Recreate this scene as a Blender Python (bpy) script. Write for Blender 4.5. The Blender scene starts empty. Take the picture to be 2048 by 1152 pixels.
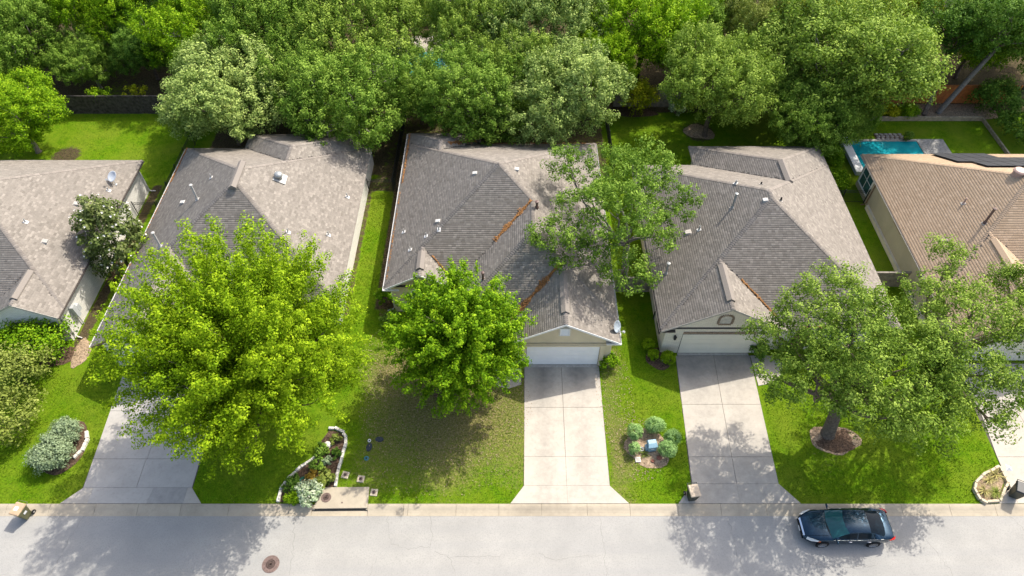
import bpy, math, random
import numpy as np
from mathutils import Vector, Matrix, noise
random.seed(7)
SC = bpy.context.scene
COL = SC.collection
R = math.radians
# ------------------------------------------------------------------ camera, sky, sun, exposure
cam = bpy.data.cameras.new('camera'); cam.lens = 24; cam.sensor_width = 36; cam.clip_end = 600
camo = bpy.data.objects.new('camera', cam); COL.objects.link(camo)
camo.location = (0, 0, 38); camo.rotation_euler = (R(40), 0, 0); SC.camera = camo
SUN_EL, SUN_AZ = R(51.5), R(45)
W = bpy.data.worlds.new('World'); SC.world = W; W.use_nodes = True
wn = W.node_tree.nodes; bg = wn['Background']
sky = wn.new('ShaderNodeTexSky'); sky.sky_type = 'NISHITA'; sky.sun_disc = False
sky.sun_elevation = SUN_EL; sky.sun_rotation = SUN_AZ; sky.air_density = 1.0; sky.dust_density = 3.5; sky.ozone_density = 0.2
W.node_tree.links.new(sky.outputs[0], bg.inputs[0]); bg.inputs[1].default_value = 0.15
sl = bpy.data.lights.new('sun', 'SUN'); sl.energy = 2.9; sl.angle = R(0.55); sl.color = (1.0, 0.955, 0.87)
so = bpy.data.objects.new('sun', sl); COL.objects.link(so)
SV = Vector((math.sin(SUN_AZ)*math.cos(SUN_EL), math.cos(SUN_AZ)*math.cos(SUN_EL), math.sin(SUN_EL)))
so.rotation_euler = SV.to_track_quat('Z', 'Y').to_euler(); so.location = SV*80
SC.view_settings.view_transform = 'Standard'; SC.view_settings.look = 'None'
SC.view_settings.exposure = 1.0; SC.view_settings.gamma = 1.0
SC.cycles.use_denoising = True
SC.cycles.max_bounces = 6; SC.cycles.diffuse_bounces = 3; SC.cycles.transmission_bounces = 4; SC.cycles.transparent_max_bounces = 6

# ------------------------------------------------------------------ material helpers
class NT:
    def __init__(s, name):
        s.m = bpy.data.materials.new(name); s.m.use_nodes = True
        s.t = s.m.node_tree; s.b = s.t.nodes['Principled BSDF']; s.o = s.t.nodes['Material Output']
    def n(s, typ, **kw):
        nd = s.t.nodes.new(typ)
        for k, v in kw.items(): setattr(nd, k, v)
        return nd
    def l(s, a, b): s.t.links.new(a, b)
    def pos(s):
        if not hasattr(s, '_p'): s._p = s.n('ShaderNodeNewGeometry').outputs['Position']
        return s._p
    def noise(s, scale, detail=4, rough=0.6, vec=None):
        q = s.n('ShaderNodeTexNoise'); q.inputs['Scale'].default_value = scale
        q.inputs['Detail'].default_value = detail; q.inputs['Roughness'].default_value = rough
        s.l(vec if vec is not None else s.pos(), q.inputs['Vector']); return q.outputs['Fac']
    def ramp(s, fac, stops):
        q = s.n('ShaderNodeValToRGB'); e = q.color_ramp.elements
        while len(e) < len(stops): e.new(0.5)
        for i, (p, c) in enumerate(stops):
            e[i].position = p; e[i].color = (c[0], c[1], c[2], 1) if not isinstance(c, (int, float)) else (c, c, c, 1)
        s.l(fac, q.inputs[0]); return q.outputs['Color']
    def mix(s, fac, a, b, typ='MIX'):
        q = s.n('ShaderNodeMix', data_type='RGBA', blend_type=typ)
        for v, i in ((fac, 0), (a, 6), (b, 7)):
            if isinstance(v, (int, float)): q.inputs[i].default_value = v
            elif isinstance(v, tuple): q.inputs[i].default_value = (*v[:3], 1)
            else: s.l(v, q.inputs[i])
        return q.outputs[2]
    def math(s, op, a, b=0.0):
        q = s.n('ShaderNodeMath', operation=op)
        for v, i in ((a, 0), (b, 1)):
            if isinstance(v, (int, float)): q.inputs[i].default_value = v
            else: s.l(v, q.inputs[i])
        return q.outputs[0]
    def attr(s, name):
        q = s.n('ShaderNodeAttribute'); q.attribute_name = name; return q.outputs['Fac']
    def bump(s, h, strength=0.3, dist=0.02):
        q = s.n('ShaderNodeBump'); q.inputs['Strength'].default_value = strength; q.inputs['Distance'].default_value = dist
        s.l(h, q.inputs['Height']); s.l(q.outputs[0], s.b.inputs['Normal'])
    def base(s, c, rough=0.8, spec=0.3, metal=0.0):
        if isinstance(c, tuple): s.b.inputs['Base Color'].default_value = (*c[:3], 1)
        else: s.l(c, s.b.inputs['Base Color'])
        s.b.inputs['Roughness'].default_value = rough; s.b.inputs['Specular IOR Level'].default_value = spec
        s.b.inputs['Metallic'].default_value = metal
        return s.m
def mul(c, k): return tuple(v*k for v in c)
def simple(name, c, rough=0.7, spec=0.35, metal=0.0, scale=6.0, amt=0.18, bump=0.0):
    t = NT(name); f = t.noise(scale, 5)
    col = t.ramp(f, [(0.3, mul(c, 1-amt)), (0.7, mul(c, 1+amt))])
    if bump: t.bump(t.noise(scale*6, 3), bump, 0.01)
    return t.base(col, rough, spec, metal)
M = {}
# lawn: blade grain, mown variation, dry patches from the mesh attribute
t = NT('lawn'); d = t.attr('dry'); soil = t.attr('soil')
fine = t.noise(8.5, 4, 0.85); mid = t.noise(1.9, 5, 0.65); big = t.noise(0.33, 3, 0.5)
g1 = t.ramp(fine, [(0.34, (0.034, 0.088, 0.003)), (0.66, (0.122, 0.245, 0.005))])
g2 = t.mix(t.ramp(mid, [(0.38, 0.0), (0.62, 0.7)]), g1, t.ramp(t.noise(26, 3, .8), [(0.35, (0.085, 0.155, 0.005)), (0.65, (0.19, 0.275, 0.011))]))
dr = t.ramp(t.noise(9, 4, 0.7), [(0.36, (0.085, 0.085, 0.025)), (0.64, (0.29, 0.23, 0.105))])
g2 = t.mix(t.ramp(big, [(0.42, 0.0), (0.68, 0.5)]), g2, (0.18, 0.22, 0.02))
df = t.math('ADD', d, t.math('MULTIPLY', t.math('SUBTRACT', t.noise(5.5, 4, 0.7), 0.5), 0.9))
g3 = t.mix(t.ramp(df, [(0.24, 0.0), (0.66, 0.9)]), g2, dr)
so_ = t.ramp(t.noise(7, 5, 0.7), [(0.3, (0.030, 0.026, 0.013)), (0.7, (0.13, 0.10, 0.055))])
sf = t.math('ADD', soil, t.math('MULTIPLY', t.math('SUBTRACT', t.noise(3.0, 4, 0.7), 0.5), 0.9))
g4 = t.mix(t.ramp(sf, [(0.4, 0.0), (0.62, 1.0)]), g3, so_)
t.bump(t.noise(22, 3, 0.8), 0.9, 0.05); M['lawn'] = t.base(g4, 0.95, 0.04)
t = NT('grass_blades'); a = t.attr('tone')
M['grass'] = t.base(t.ramp(a, [(0.0, (0.065, 0.12, 0.003)), (0.45, (0.11, 0.22, 0.005)), (0.7, (0.18, 0.25, 0.015)), (1.0, (0.36, 0.30, 0.12))]), 0.85, 0.05)
t = NT('asphalt'); f = t.noise(0.5, 5, 0.6); g = t.noise(13, 4, 0.9); vp = t.n('ShaderNodeTexVoronoi'); vp.inputs['Scale'].default_value = 45; t.l(t.pos(), vp.inputs['Vector'])
mp = t.n('ShaderNodeMapping'); mp.inputs['Scale'].default_value = (0.05, 1.3, 1); t.l(t.pos(), mp.inputs['Vector'])
lane = t.noise(1.0, 3, 0.6, mp.outputs[0])
c0 = t.ramp(f, [(0.3, (0.295, 0.284, 0.260)), (0.7, (0.36, 0.345, 0.314))])
c1 = t.mix(t.ramp(g, [(0.34, 0.6), (0.52, 0.0)]), c0, (0.21, 0.205, 0.195))
c2 = t.mix(t.ramp(lane, [(0.4, 0.0), (0.7, 0.35)]), c1, (0.265, 0.262, 0.255))
t.bump(g, 0.35, 0.008); M['road'] = t.base(c2, 0.9, 0.2)
def concrete(name, c, stain, lanes=None):
    t = NT(name); f = t.noise(0.8, 6, 0.65); g = t.noise(30, 3, 0.8); h = t.noise(4.5, 5, 0.7)
    c0 = t.ramp(f, [(0.3, mul(c, 0.86)), (0.7, mul(c, 1.06))])
    c1 = t.mix(t.ramp(h, [(0.5, 0.0), (0.78, 0.5)]), c0, mul(c, 0.68))
    c2 = t.mix(t.ramp(g, [(0.27, 0.5), (0.40, 0.0)]), c1, mul(c, 0.5))
    s = t.attr('stain')
    sf = t.math('ADD', s, t.math('MULTIPLY', t.math('SUBTRACT', t.noise(2.2, 5, 0.7), 0.5), 0.8))
    c3 = t.mix(t.ramp(sf, [(0.15, 0.0), (0.9, 0.9)]), c2, stain)
    t.bump(g, 0.2, 0.006); return t.base(c3, 0.88, 0.2)
M['conc'] = concrete('driveway_concrete', (0.45, 0.405, 0.34), (0.19, 0.177, 0.158))
M['conc_grey'] = concrete('grey_driveway_concrete', (0.43, 0.40, 0.355), (0.20, 0.192, 0.178))
M['kerb'] = concrete('kerb_concrete', (0.42, 0.36, 0.27), (0.22, 0.19, 0.145))
M['conc_dark'] = simple('dark_joint_soil', (0.11, 0.10, 0.08), 0.95, 0.1)  # dark soil colour of the ground, also seen in the open slab joints
def shingle(name, lo, hi, warm):
    t = NT(name); a = t.attr('tone'); g = t.noise(38, 3, 0.8); b = t.noise(0.55, 4, 0.6)
    mp = t.n('ShaderNodeMapping'); mp.inputs['Scale'].default_value = (1.6, 0.25, 0.6); t.l(t.pos(), mp.inputs['Vector'])
    st = t.noise(1.2, 4, 0.65, mp.outputs[0])
    c = t.ramp(a, [(0.0, lo), (0.55, mul(tuple((x+y)/2 for x, y in zip(lo, hi)), 1.0)), (1.0, hi)])
    c = t.mix(t.ramp(b, [(0.35, 0.0), (0.75, 0.30)]), c, warm)
    c = t.mix(t.ramp(g, [(0.25, 0.45), (0.55, 0.0)]), c, mul(lo, 0.6))
    c = t.mix(t.ramp(st, [(0.5, 0.0), (0.8, 0.12)]), c, mul(lo, 0.8))
    t.bump(g, 0.3, 0.006); return t.base(c, 0.92, 0.15)
M['sh_grey'] = shingle('weathered_grey_shingle', (0.182, 0.161, 0.137), (0.318, 0.283, 0.243), (0.244, 0.217, 0.186))
M['sh_tan'] = shingle('tan_shingle', (0.375, 0.268, 0.175), (0.49, 0.36, 0.245), (0.44, 0.325, 0.22))
M['deck'] = simple('roof_underlay', (0.10, 0.088, 0.078), 0.95, 0.1)
M['cap_grey'] = shingle('grey_ridge_shingle', (0.19, 0.167, 0.144), (0.295, 0.26, 0.226), (0.248, 0.22, 0.19))
M['cap_tan'] = shingle('tan_ridge_shingle', (0.38, 0.275, 0.185), (0.48, 0.355, 0.245), (0.44, 0.325, 0.22))
def stucco(name, c):
    t = NT(name); f = t.noise(0.7, 5, 0.65); g = t.noise(40, 3, 0.8)
    t.bump(g, 0.35, 0.006); return t.base(t.ramp(f, [(0.3, mul(c, 0.86)), (0.7, mul(c, 1.05))]), 0.9, 0.2)
M['stucco'] = stucco('beige_stucco', (0.64, 0.545, 0.37)); M['stucco_tan'] = stucco('tan_stucco', (0.46, 0.40, 0.29))
M['band'] = stucco('stucco_band', (0.56, 0.47, 0.32)); M['surround'] = stucco('vent_surround', (0.66, 0.60, 0.46))
def brick(name, c, mortar, amt=0.14):
    t = NT(name); sp = t.n('ShaderNodeSeparateXYZ'); t.l(t.pos(), sp.inputs[0])
    cb = t.n('ShaderNodeCombineXYZ'); t.l(t.math('ADD', sp.outputs[0], sp.outputs[1]), cb.inputs[0]); t.l(sp.outputs[2], cb.inputs[1])
    bt = t.n('ShaderNodeTexBrick'); t.l(cb.outputs[0], bt.inputs['Vector']); bt.inputs['Scale'].default_value = 1.0
    bt.inputs['Brick Width'].default_value = 0.30; bt.inputs['Row Height'].default_value = 0.095; bt.inputs['Mortar Size'].default_value = 0.010
    bt.inputs['Color1'].default_value = (*mul(c, 1-amt), 1); bt.inputs['Color2'].default_value = (*mul(c, 1+amt), 1); bt.inputs['Mortar'].default_value = (*mortar, 1)
    cc = t.mix(t.ramp(t.noise(0.8, 5), [(0.4, 0.0), (0.8, 0.3)]), bt.outputs['Color'], mul(c, 0.75))
    t.bump(bt.outputs['Fac'], -0.5, 0.01); return t.base(cc, 0.9, 0.2)
M['br_white'] = brick('white_limestone_brick', (0.74, 0.71, 0.64), (0.50, 0.47, 0.41), 0.08)
M['br_cream'] = brick('cream_brick', (0.72, 0.65, 0.52), (0.52, 0.46, 0.36), 0.07)
M['white'] = simple('white_paint', (0.78, 0.77, 0.74), 0.5, 0.4, amt=0.05, scale=2)
M['door_white'] = simple('white_garage_door', (0.84, 0.82, 0.79), 0.45, 0.4, amt=0.04, scale=1.5)
M['door_cream'] = simple('cream_garage_door', (0.72, 0.66, 0.53), 0.5, 0.4, amt=0.05, scale=1.5)
M['fascia_brown'] = simple('brown_fascia', (0.20, 0.12, 0.08), 0.6, 0.3)
M['fascia_grey'] = simple('grey_fascia', (0.38, 0.35, 0.31), 0.6, 0.3)
M['soffit'] = simple('soffit_paint', (0.55, 0.50, 0.42), 0.7, 0.3)
M['gutter'] = simple('painted_gutter', (0.62, 0.60, 0.57), 0.4, 0.5, amt=0.1)
M['gutter_dark'] = simple('dark_gutter', (0.09, 0.075, 0.065), 0.5, 0.4)
M['brick_dark'] = simple('dark_brick', (0.30, 0.225, 0.16), 0.9, 0.2, scale=14, amt=0.4)
t = NT('window_glass'); M['glass'] = t.base(t.ramp(t.noise(0.9, 2), [(0.3, (0.015, 0.045, 0.05)), (0.7, (0.04, 0.13, 0.14))]), 0.08, 0.8)
M['iron'] = simple('black_iron', (0.012, 0.014, 0.014), 0.5, 0.4)
M['wood_dark'] = simple('weathered_dark_wood', (0.062, 0.055, 0.05), 0.95, 0.1, scale=3.5, amt=0.55, bump=0.4)
M['wood_grey'] = simple('weathered_grey_wood', (0.23, 0.20, 0.165), 0.95, 0.1, scale=3.5, amt=0.35, bump=0.4)
M['wood_orange'] = simple('stained_orange_wood', (0.48, 0.165, 0.05), 0.8, 0.2, scale=3.5, amt=0.25, bump=0.3)
M['mulch'] = simple('brown_mulch', (0.105, 0.068, 0.045), 1.0, 0.1, scale=11, amt=0.7, bump=0.9)
M['mulch_pale'] = simple('pale_bark_mulch', (0.30, 0.22, 0.145), 1.0, 0.1, scale=9, amt=0.6, bump=0.9)
M['stone'] = simple('pale_limestone', (0.62, 0.58, 0.50), 0.9, 0.2, scale=9, amt=0.22, bump=0.4)
M['stone_warm'] = simple('warm_limestone', (0.52, 0.44, 0.32), 0.9, 0.2, scale=9, amt=0.25, bump=0.4)
M['timber'] = simple('landscape_timber', (0.34, 0.28, 0.20), 0.95, 0.1, scale=4, amt=0.3, bump=0.3)
M['flag'] = simple('grey_flagstone', (0.30, 0.285, 0.26), 0.9, 0.2, scale=6, amt=0.3, bump=0.3)
t = NT('pool_water'); t.bump(t.noise(2.2, 3), 0.12, 0.05)
M['water'] = t.base(t.ramp(t.noise(0.5, 3), [(0.3, (0.006, 0.23, 0.28)), (0.7, (0.02, 0.34, 0.38))]), 0.06, 0.5)
M['pool_tile'] = simple('blue_pool_tile', (0.42, 0.50, 0.60), 0.5, 0.4, scale=12)
def plastic(name, c, rough=0.45): return simple(name, c, rough, 0.4, amt=0.12, scale=5)
M['olive'] = plastic('olive_plastic', (0.115, 0.115, 0.05)); M['tan_lid'] = plastic('faded_tan_plastic', (0.44, 0.31, 0.19), 0.6)
M['beige_lid'] = plastic('faded_beige_plastic', (0.52, 0.41, 0.29), 0.6)
M['black_pl'] = plastic('black_plastic', (0.02, 0.022, 0.024), 0.35); M['dkgreen_pl'] = plastic('dark_green_plastic', (0.03, 0.036, 0.028))
M['sticker'] = plastic('white_sticker', (0.75, 0.75, 0.74)); M['navy_pl'] = plastic('navy_plastic', (0.02, 0.03, 0.042), 0.5)
M['teal_pl'] = plastic('teal_plastic', (0.04, 0.17, 0.19)); M['green_pl'] = plastic('green_plastic', (0.02, 0.13, 0.07), 0.4)
M['utility_blue'] = plastic('pale_blue_painted_metal', (0.22, 0.35, 0.42), 0.4); M['grey_metal'] = simple('grey_painted_metal', (0.45, 0.46, 0.46), 0.4, 0.5, amt=0.1)
M['dish'] = simple('pale_dish_metal', (0.50, 0.53, 0.56), 0.35, 0.5, amt=0.06); M['dish_speckled'] = simple('weathered_dish_metal', (0.40, 0.45, 0.48), 0.4, 0.5, scale=14, amt=0.4)
M['vent_white'] = simple('white_vent_paint', (0.43, 0.42, 0.39), 0.5, 0.4, amt=0.06); M['vent_brown'] = simple('brown_vent_paint', (0.13, 0.08, 0.065), 0.5, 0.4)
M['vent_pink'] = simple('tan_vent_paint', (0.40, 0.27, 0.22), 0.5, 0.4); M['vent_dark'] = simple('vent_opening', (0.02, 0.02, 0.02), 0.9, 0.1)
M['galv'] = simple('galvanised_metal', (0.34, 0.35, 0.34), 0.45, 0.5, metal=0.4, amt=0.15)
M['rust'] = simple('rusty_iron', (0.17, 0.118, 0.10), 0.8, 0.3, scale=8, amt=0.35, bump=0.4)
M['litter'] = simple('orange_leaf_litter', (0.29, 0.145, 0.055), 0.95, 0.1, scale=12, amt=0.55)
M['litter_brown'] = simple('brown_leaf_litter', (0.21, 0.14, 0.075), 0.95, 0.1, scale=10, amt=0.6)
t = NT('car_paint'); M['paint'] = t.base((0.009, 0.034, 0.062), 0.25, 0.4, 0.6); t.b.inputs['Coat Weight'].default_value = 0.3; t.b.inputs['Coat Roughness'].default_value = 0.03
t = NT('car_glass'); M['car_glass'] = t.base((0.005, 0.012, 0.018), 0.06, 0.12)
t = NT('windscreen_glass'); M['screen'] = t.base((0.012, 0.075, 0.08), 0.04, 0.5)
M['chrome'] = simple('chrome', (0.75, 0.76, 0.78), 0.12, 0.5, 1.0, amt=0.03); M['tyre'] = simple('tyre_rubber', (0.018, 0.018, 0.018), 0.85, 0.2)
M['rim'] = simple('alloy', (0.5, 0.5, 0.5), 0.3, 0.5, 0.9, amt=0.05); M['lamp_clear'] = simple('headlight_lens', (0.62, 0.63, 0.60), 0.12, 0.6, amt=0.2)
M['lamp_red'] = simple('tail_light_lens', (0.45, 0.012, 0.012), 0.15, 0.6); M['lamp_amber'] = simple('amber_lens', (0.6, 0.12, 0.02), 0.2, 0.6)
t = NT('solar_cells'); M['solar'] = t.base((0.055, 0.056, 0.062), 0.4, 0.5)
M['bark'] = simple('grey_brown_bark', (0.135, 0.105, 0.08), 0.95, 0.1, scale=7, amt=0.4, bump=0.7)
M['bark_pale'] = simple('pale_grey_bark', (0.21, 0.185, 0.16), 0.95, 0.1, scale=7, amt=0.35, bump=0.7)
M['petal'] = simple('white_petals', (0.74, 0.72, 0.64), 0.6, 0.3, amt=0.08); M['petal_brown'] = simple('faded_petals', (0.40, 0.22, 0.09), 0.7, 0.2)
M['red'] = plastic('red_plastic', (0.5, 0.02, 0.02)); M['terracotta'] = plastic('terracotta_clay', (0.26, 0.10, 0.065), 0.9)
M['paper'] = plastic('white_paper', (0.8, 0.79, 0.77), 0.9)
def leafmat(name, dark, mid, light, trans=0.28):
    t = NT(name); a = t.attr('tone')
    c = t.ramp(a, [(0.0, dark), (0.5, mid), (1.0, light)])
    t.base(c, 0.6, 0.08)
    tr = t.n('ShaderNodeBsdfTranslucent'); t.l(t.mix(0.45, c, (mid[0]*1.5, mid[1]*1.55, mid[2]*0.5)), tr.inputs['Color'])
    ms = t.n('ShaderNodeMixShader'); ms.inputs[0].default_value = trans
    t.l(t.b.outputs[0], ms.inputs[1]); t.l(tr.outputs[0], ms.inputs[2]); t.l(ms.outputs[0], t.o.inputs[0]); return t.m
LM = {
 'lime': leafmat('lime_leaves', (0.026, 0.070, 0.002), (0.159, 0.275, 0.004), (0.387, 0.517, 0.016)),
 'bright': leafmat('bright_green_leaves', (0.025, 0.066, 0.002), (0.127, 0.263, 0.005), (0.384, 0.550, 0.018)),
 'oak': leafmat('oak_leaves', (0.035, 0.072, 0.009), (0.144, 0.235, 0.027), (0.391, 0.510, 0.082)),
 'silver': leafmat('silvery_leaves', (0.045, 0.085, 0.020), (0.172, 0.258, 0.056), (0.477, 0.575, 0.160), 0.25),
 'green': leafmat('mid_green_leaves', (0.029, 0.068, 0.007), (0.111, 0.210, 0.020), (0.312, 0.447, 0.065)),
 'deep': leafmat('deep_green_leaves', (0.024, 0.066, 0.009), (0.080, 0.170, 0.018), (0.222, 0.356, 0.050)),
 'yellow': leafmat('yellow_green_leaves', (0.128, 0.160, 0.004), (0.295, 0.336, 0.011), (0.563, 0.536, 0.021)),
 'olive': leafmat('dry_olive_leaves', (0.085, 0.115, 0.015), (0.200, 0.250, 0.042), (0.370, 0.410, 0.100), 0.25),
 'sage': leafmat('sage_leaves', (0.090, 0.126, 0.060), (0.209, 0.277, 0.142), (0.365, 0.446, 0.257), 0.20),
 'juniper': leafmat('clipped_shrub_leaves', (0.074, 0.141, 0.036), (0.202, 0.352, 0.101), (0.424, 0.606, 0.217), 0.2),
 'magnolia': leafmat('glossy_magnolia_leaves', (0.050, 0.085, 0.018), (0.125, 0.165, 0.042), (0.290, 0.310, 0.125), 0.15),
 'palegreen': leafmat('pale_blue_green_leaves', (0.195, 0.268, 0.131), (0.403, 0.510, 0.290), (0.600, 0.600, 0.481), 0.2),
 'rust': leafmat('rusty_leaves', (0.146, 0.098, 0.011), (0.322, 0.201, 0.024), (0.505, 0.365, 0.063), 0.2),
 'straw': leafmat('straw_leaves', (0.183, 0.159, 0.055), (0.403, 0.349, 0.121), (0.600, 0.561, 0.228), 0.15),
}
# ------------------------------------------------------------------ mesh helpers
def link(name, data, parent=None, mat=None, loc=None, rot=None, scale=None):
    o = bpy.data.objects.new(name, data); COL.objects.link(o)
    if parent is not None: o.parent = parent
    if loc is not None: o.location = loc
    if rot is not None: o.rotation_euler = rot
    if scale is not None: o.scale = scale
    if mat is not None and data is not None and not data.materials: data.materials.append(M[mat] if isinstance(mat, str) else mat)
    return o
def tag(o, label=None, cat=None, group=None, kind=None):
    for k, v in (('label', label), ('category', cat), ('group', group), ('kind', kind)):
        if v: o[k] = v
    return o
def empty(name, loc, label, cat, group=None, rz=0.0):
    o = bpy.data.objects.new(name, None); COL.objects.link(o); o.location = loc; o.rotation_euler = (0, 0, rz)
    o.empty_display_size = 0.3
    return tag(o, label, cat, group)
class MB:
    """collects vertices and faces; build() links them as one mesh object"""
    def __init__(s): s.v = []; s.f = []
    def add(s, vs, fs):
        n = len(s.v); s.v += [tuple(p) for p in vs]; s.f += [tuple(i+n for i in f) for f in fs]; return s
    def box(s, x0, x1, y0, y1, z0, z1, rz=0.0, c=None):
        vs = [(x0, y0, z0), (x1, y0, z0), (x1, y1, z0), (x0, y1, z0), (x0, y0, z1), (x1, y0, z1), (x1, y1, z1), (x0, y1, z1)]
        if rz:
            cx, cy = c if c else ((x0+x1)/2, (y0+y1)/2); ca, sa = math.cos(rz), math.sin(rz)
            vs = [(cx+(x-cx)*ca-(y-cy)*sa, cy+(x-cx)*sa+(y-cy)*ca, z) for x, y, z in vs]
        return s.add(vs, [(0, 3, 2, 1), (4, 5, 6, 7), (0, 1, 5, 4), (1, 2, 6, 5), (2, 3, 7, 6), (3, 0, 4, 7)])
    def prism(s, poly, z0, z1, top=None):
        n = len(poly); tp = top or poly
        vs = [(x, y, z0) for x, y in poly]+[(x, y, z1) for x, y in tp]
        return s.add(vs, [tuple(range(n-1, -1, -1)), tuple(range(n, 2*n))]+[(i, (i+1) % n, n+(i+1) % n, n+i) for i in range(n)])
    def tube(s, pts, rad, seg=6, caps=True):
        pts = [Vector(p) for p in pts]; n = len(pts); rings = []
        up = Vector((0.3, 0.2, 0.9)).normalized()
        for i, p in enumerate(pts):
            d = (pts[min(i+1, n-1)]-pts[max(i-1, 0)]).normalized()
            a = d.cross(up)
            if a.length < 1e-3: a = d.cross(Vector((1, 0, 0)))
            a.normalize(); b = d.cross(a); r = rad[i] if hasattr(rad, '__len__') else rad
            rings.append([p+(a*math.cos(2*math.pi*k/seg)+b*math.sin(2*math.pi*k/seg))*r for k in range(seg)])
        vs = [q for r_ in rings for q in r_]; fs = []
        for i in range(n-1):
            for k in range(seg):
                k2 = (k+1) % seg; fs.append((i*seg+k, i*seg+k2, (i+1)*seg+k2, (i+1)*seg+k))
        if caps: fs += [tuple(range(seg-1, -1, -1)), tuple(range((n-1)*seg, n*seg))]
        return s.add(vs, fs)
    def lathe(s, prof, seg=16, c=(0, 0, 0)):
        n = len(prof); vs = []
        for r, z in prof: vs += [(c[0]+r*math.cos(2*math.pi*k/seg), c[1]+r*math.sin(2*math.pi*k/seg), c[2]+z) for k in range(seg)]
        fs = [(i*seg+k, i*seg+(k+1) % seg, (i+1)*seg+(k+1) % seg, (i+1)*seg+k) for i in range(n-1) for k in range(seg)]
        fs += [tuple(range(seg-1, -1, -1)), tuple(range((n-1)*seg, n*seg))]
        return s.add(vs, fs)
    def xform(s, mtx): s.v = [tuple(mtx @ Vector(p)) for p in s.v]; return s
    def mesh(s, name):
        m = bpy.data.meshes.new(name); m.from_pydata(s.v, [], s.f); m.update(); return m
    def build(s, name, mat, parent=None, smooth=False, bevel=0.0, loc=None, rot=None, subsurf=0):
        m = s.mesh(name)
        if smooth:
            for p in m.polygons: p.use_smooth = True
        o = link(name, m, parent, mat, loc, rot)
        if bevel:
            b = o.modifiers.new('bevel', 'BEVEL'); b.width = bevel; b.segments = 2; b.limit_method = 'ANGLE'
        if subsurf:
            b = o.modifiers.new('sub', 'SUBSURF'); b.levels = subsurf; b.render_levels = subsurf
        return o
def mesh_np(name, V, F, attrs=None):
    """numpy verts (N,3) and quads (K,4) to a mesh; attrs: face-domain float attributes"""
    m = bpy.data.meshes.new(name); k = F.shape[1]
    m.vertices.add(len(V)); m.vertices.foreach_set('co', np.ascontiguousarray(V, dtype=np.float32).ravel())
    m.loops.add(F.size); m.loops.foreach_set('vertex_index', np.ascontiguousarray(F, dtype=np.int32).ravel())
    m.polygons.add(len(F)); m.polygons.foreach_set('loop_start', np.arange(0, F.size, k, dtype=np.int32))
    for n_, vals in (attrs or {}).items():
        a = m.attributes.new(n_, 'FLOAT', 'FACE'); a.data.foreach_set('value', np.ascontiguousarray(vals, dtype=np.float32))
    m.update(calc_edges=True); m.validate(); return m
def point_attr(m, name, fn):
    a = m.attributes.new(name, 'FLOAT', 'POINT')
    a.data.foreach_set('value', np.array([fn(*v.co) for v in m.vertices], dtype=np.float32))
def blob(cx, cy, rx, ry, n=20, seed=0, wob=0.12):
    rr = random.Random(seed); ph = [rr.uniform(0, 6.28) for _ in range(4)]
    return [(cx+rx*math.cos(a)*(1+wob*math.sin(2*a+ph[0])+wob*0.7*math.sin(3*a+ph[1])+wob*0.5*math.sin(5*a+ph[2])),
             cy+ry*math.sin(a)*(1+wob*math.sin(2*a+ph[0])+wob*0.7*math.sin(3*a+ph[1])+wob*0.5*math.sin(5*a+ph[2]))) for a in [2*math.pi*i/n for i in range(n)]]
# ------------------------------------------------------------------ ground, lawn, road, kerb
def sstep(a, b, x): 
    u = min(1, max(0, (x-a)/(b-a))); return u*u*(3-2*u)
def spot(x, y, cx, cy, r): return max(0.0, 1-math.hypot(x-cx, y-cy)/r)
def f_dry(x, y, z=0):
    n = noise.noise((x*0.35, y*0.35, 3.1))*0.16
    v = 0.02+n
    if -11 < x < 0.9 and y < 29: v += 0.34*sstep(-11, -8.5, x)*(1-sstep(24, 29, y))+0.48*spot(x, y, -4.0, 22.3, 6.0)-0.25*(1-sstep(15.7, 17.0, y))
    if -10.5 < x < -6 and 22 < y < 30: v += 0.25*spot(x, y, -8.5, 25.5, 3)
    if 5.6 < x < 8.2 and y < 27: v += 0.40*(1-sstep(6.4, 8.3, x))
    if 6 < x < 9.6 and 17 < y < 21: v += 0.35*spot(x, y, 7.9, 19.0, 2.6)
    if 17 < x < 29.4 and y < 25: v += 0.25*spot(x, y, 20, 20, 4)
    if 15 < y < 16.0: v += 0.12
    if x < -26 and y > 43: v -= 0.12
    return v
def f_soil(x, y, z=0):
    v = 0.0
    if y > 52.9: v = 0.85-0.35*spot(x, y, -38, 56, 7)-0.3*spot(x, y, 18, 66, 8)
    if -10.6 < x < 8.3 and y > 44.0: v = max(v, 0.62)
    if -9.9 < x < -8.0 and 30 < y < 46: v = max(v, 0.85*sstep(-9.95, -9.5, x))
    if -11.6 < x < -9.5 and y > 42.3: v = max(v, 0.6)
    if -26.4 < x < -11 and y > 44.2: v = max(v, 0.7)
    v = max(v, 0.9*spot(x, y, -38.7, 46.9, 1.8)*1.6, 1.5*spot(x, y, 16.8, 50.2, 2.0))
    if -29.8 < x < -28.7 and 25.5 < y < 43: v = max(v, 0.9*(1-sstep(-29.25, -28.95, x)))
    if -12.2 < x < -11.5 and 29 < y < 44: v = max(v, 0.6)
    if y < 15.9 and abs(x) < 40: v = max(v, 0.2)
    return v
MB().add([(-300, -250, -0.15), (300, -250, -0.15), (300, 420, -0.15), (-300, 420, -0.15)], [(0, 1, 2, 3)]).build('ground', 'conc_dark')
tag(bpy.data.objects['ground'], kind='structure')
xs = np.arange(-66, 66.01, 0.4); ys = np.arange(15.68, 84, 0.4)
GX, GY = np.meshgrid(xs, ys); V = np.stack([GX.ravel(), GY.ravel(), np.zeros(GX.size)], 1)
for v in V: v[2] = 0.02*noise.noise((v[0]*0.6, v[1]*0.6, 0))-0.012
nx, ny = len(xs), len(ys)
idx = np.arange(nx*ny).reshape(ny, nx)
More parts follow.
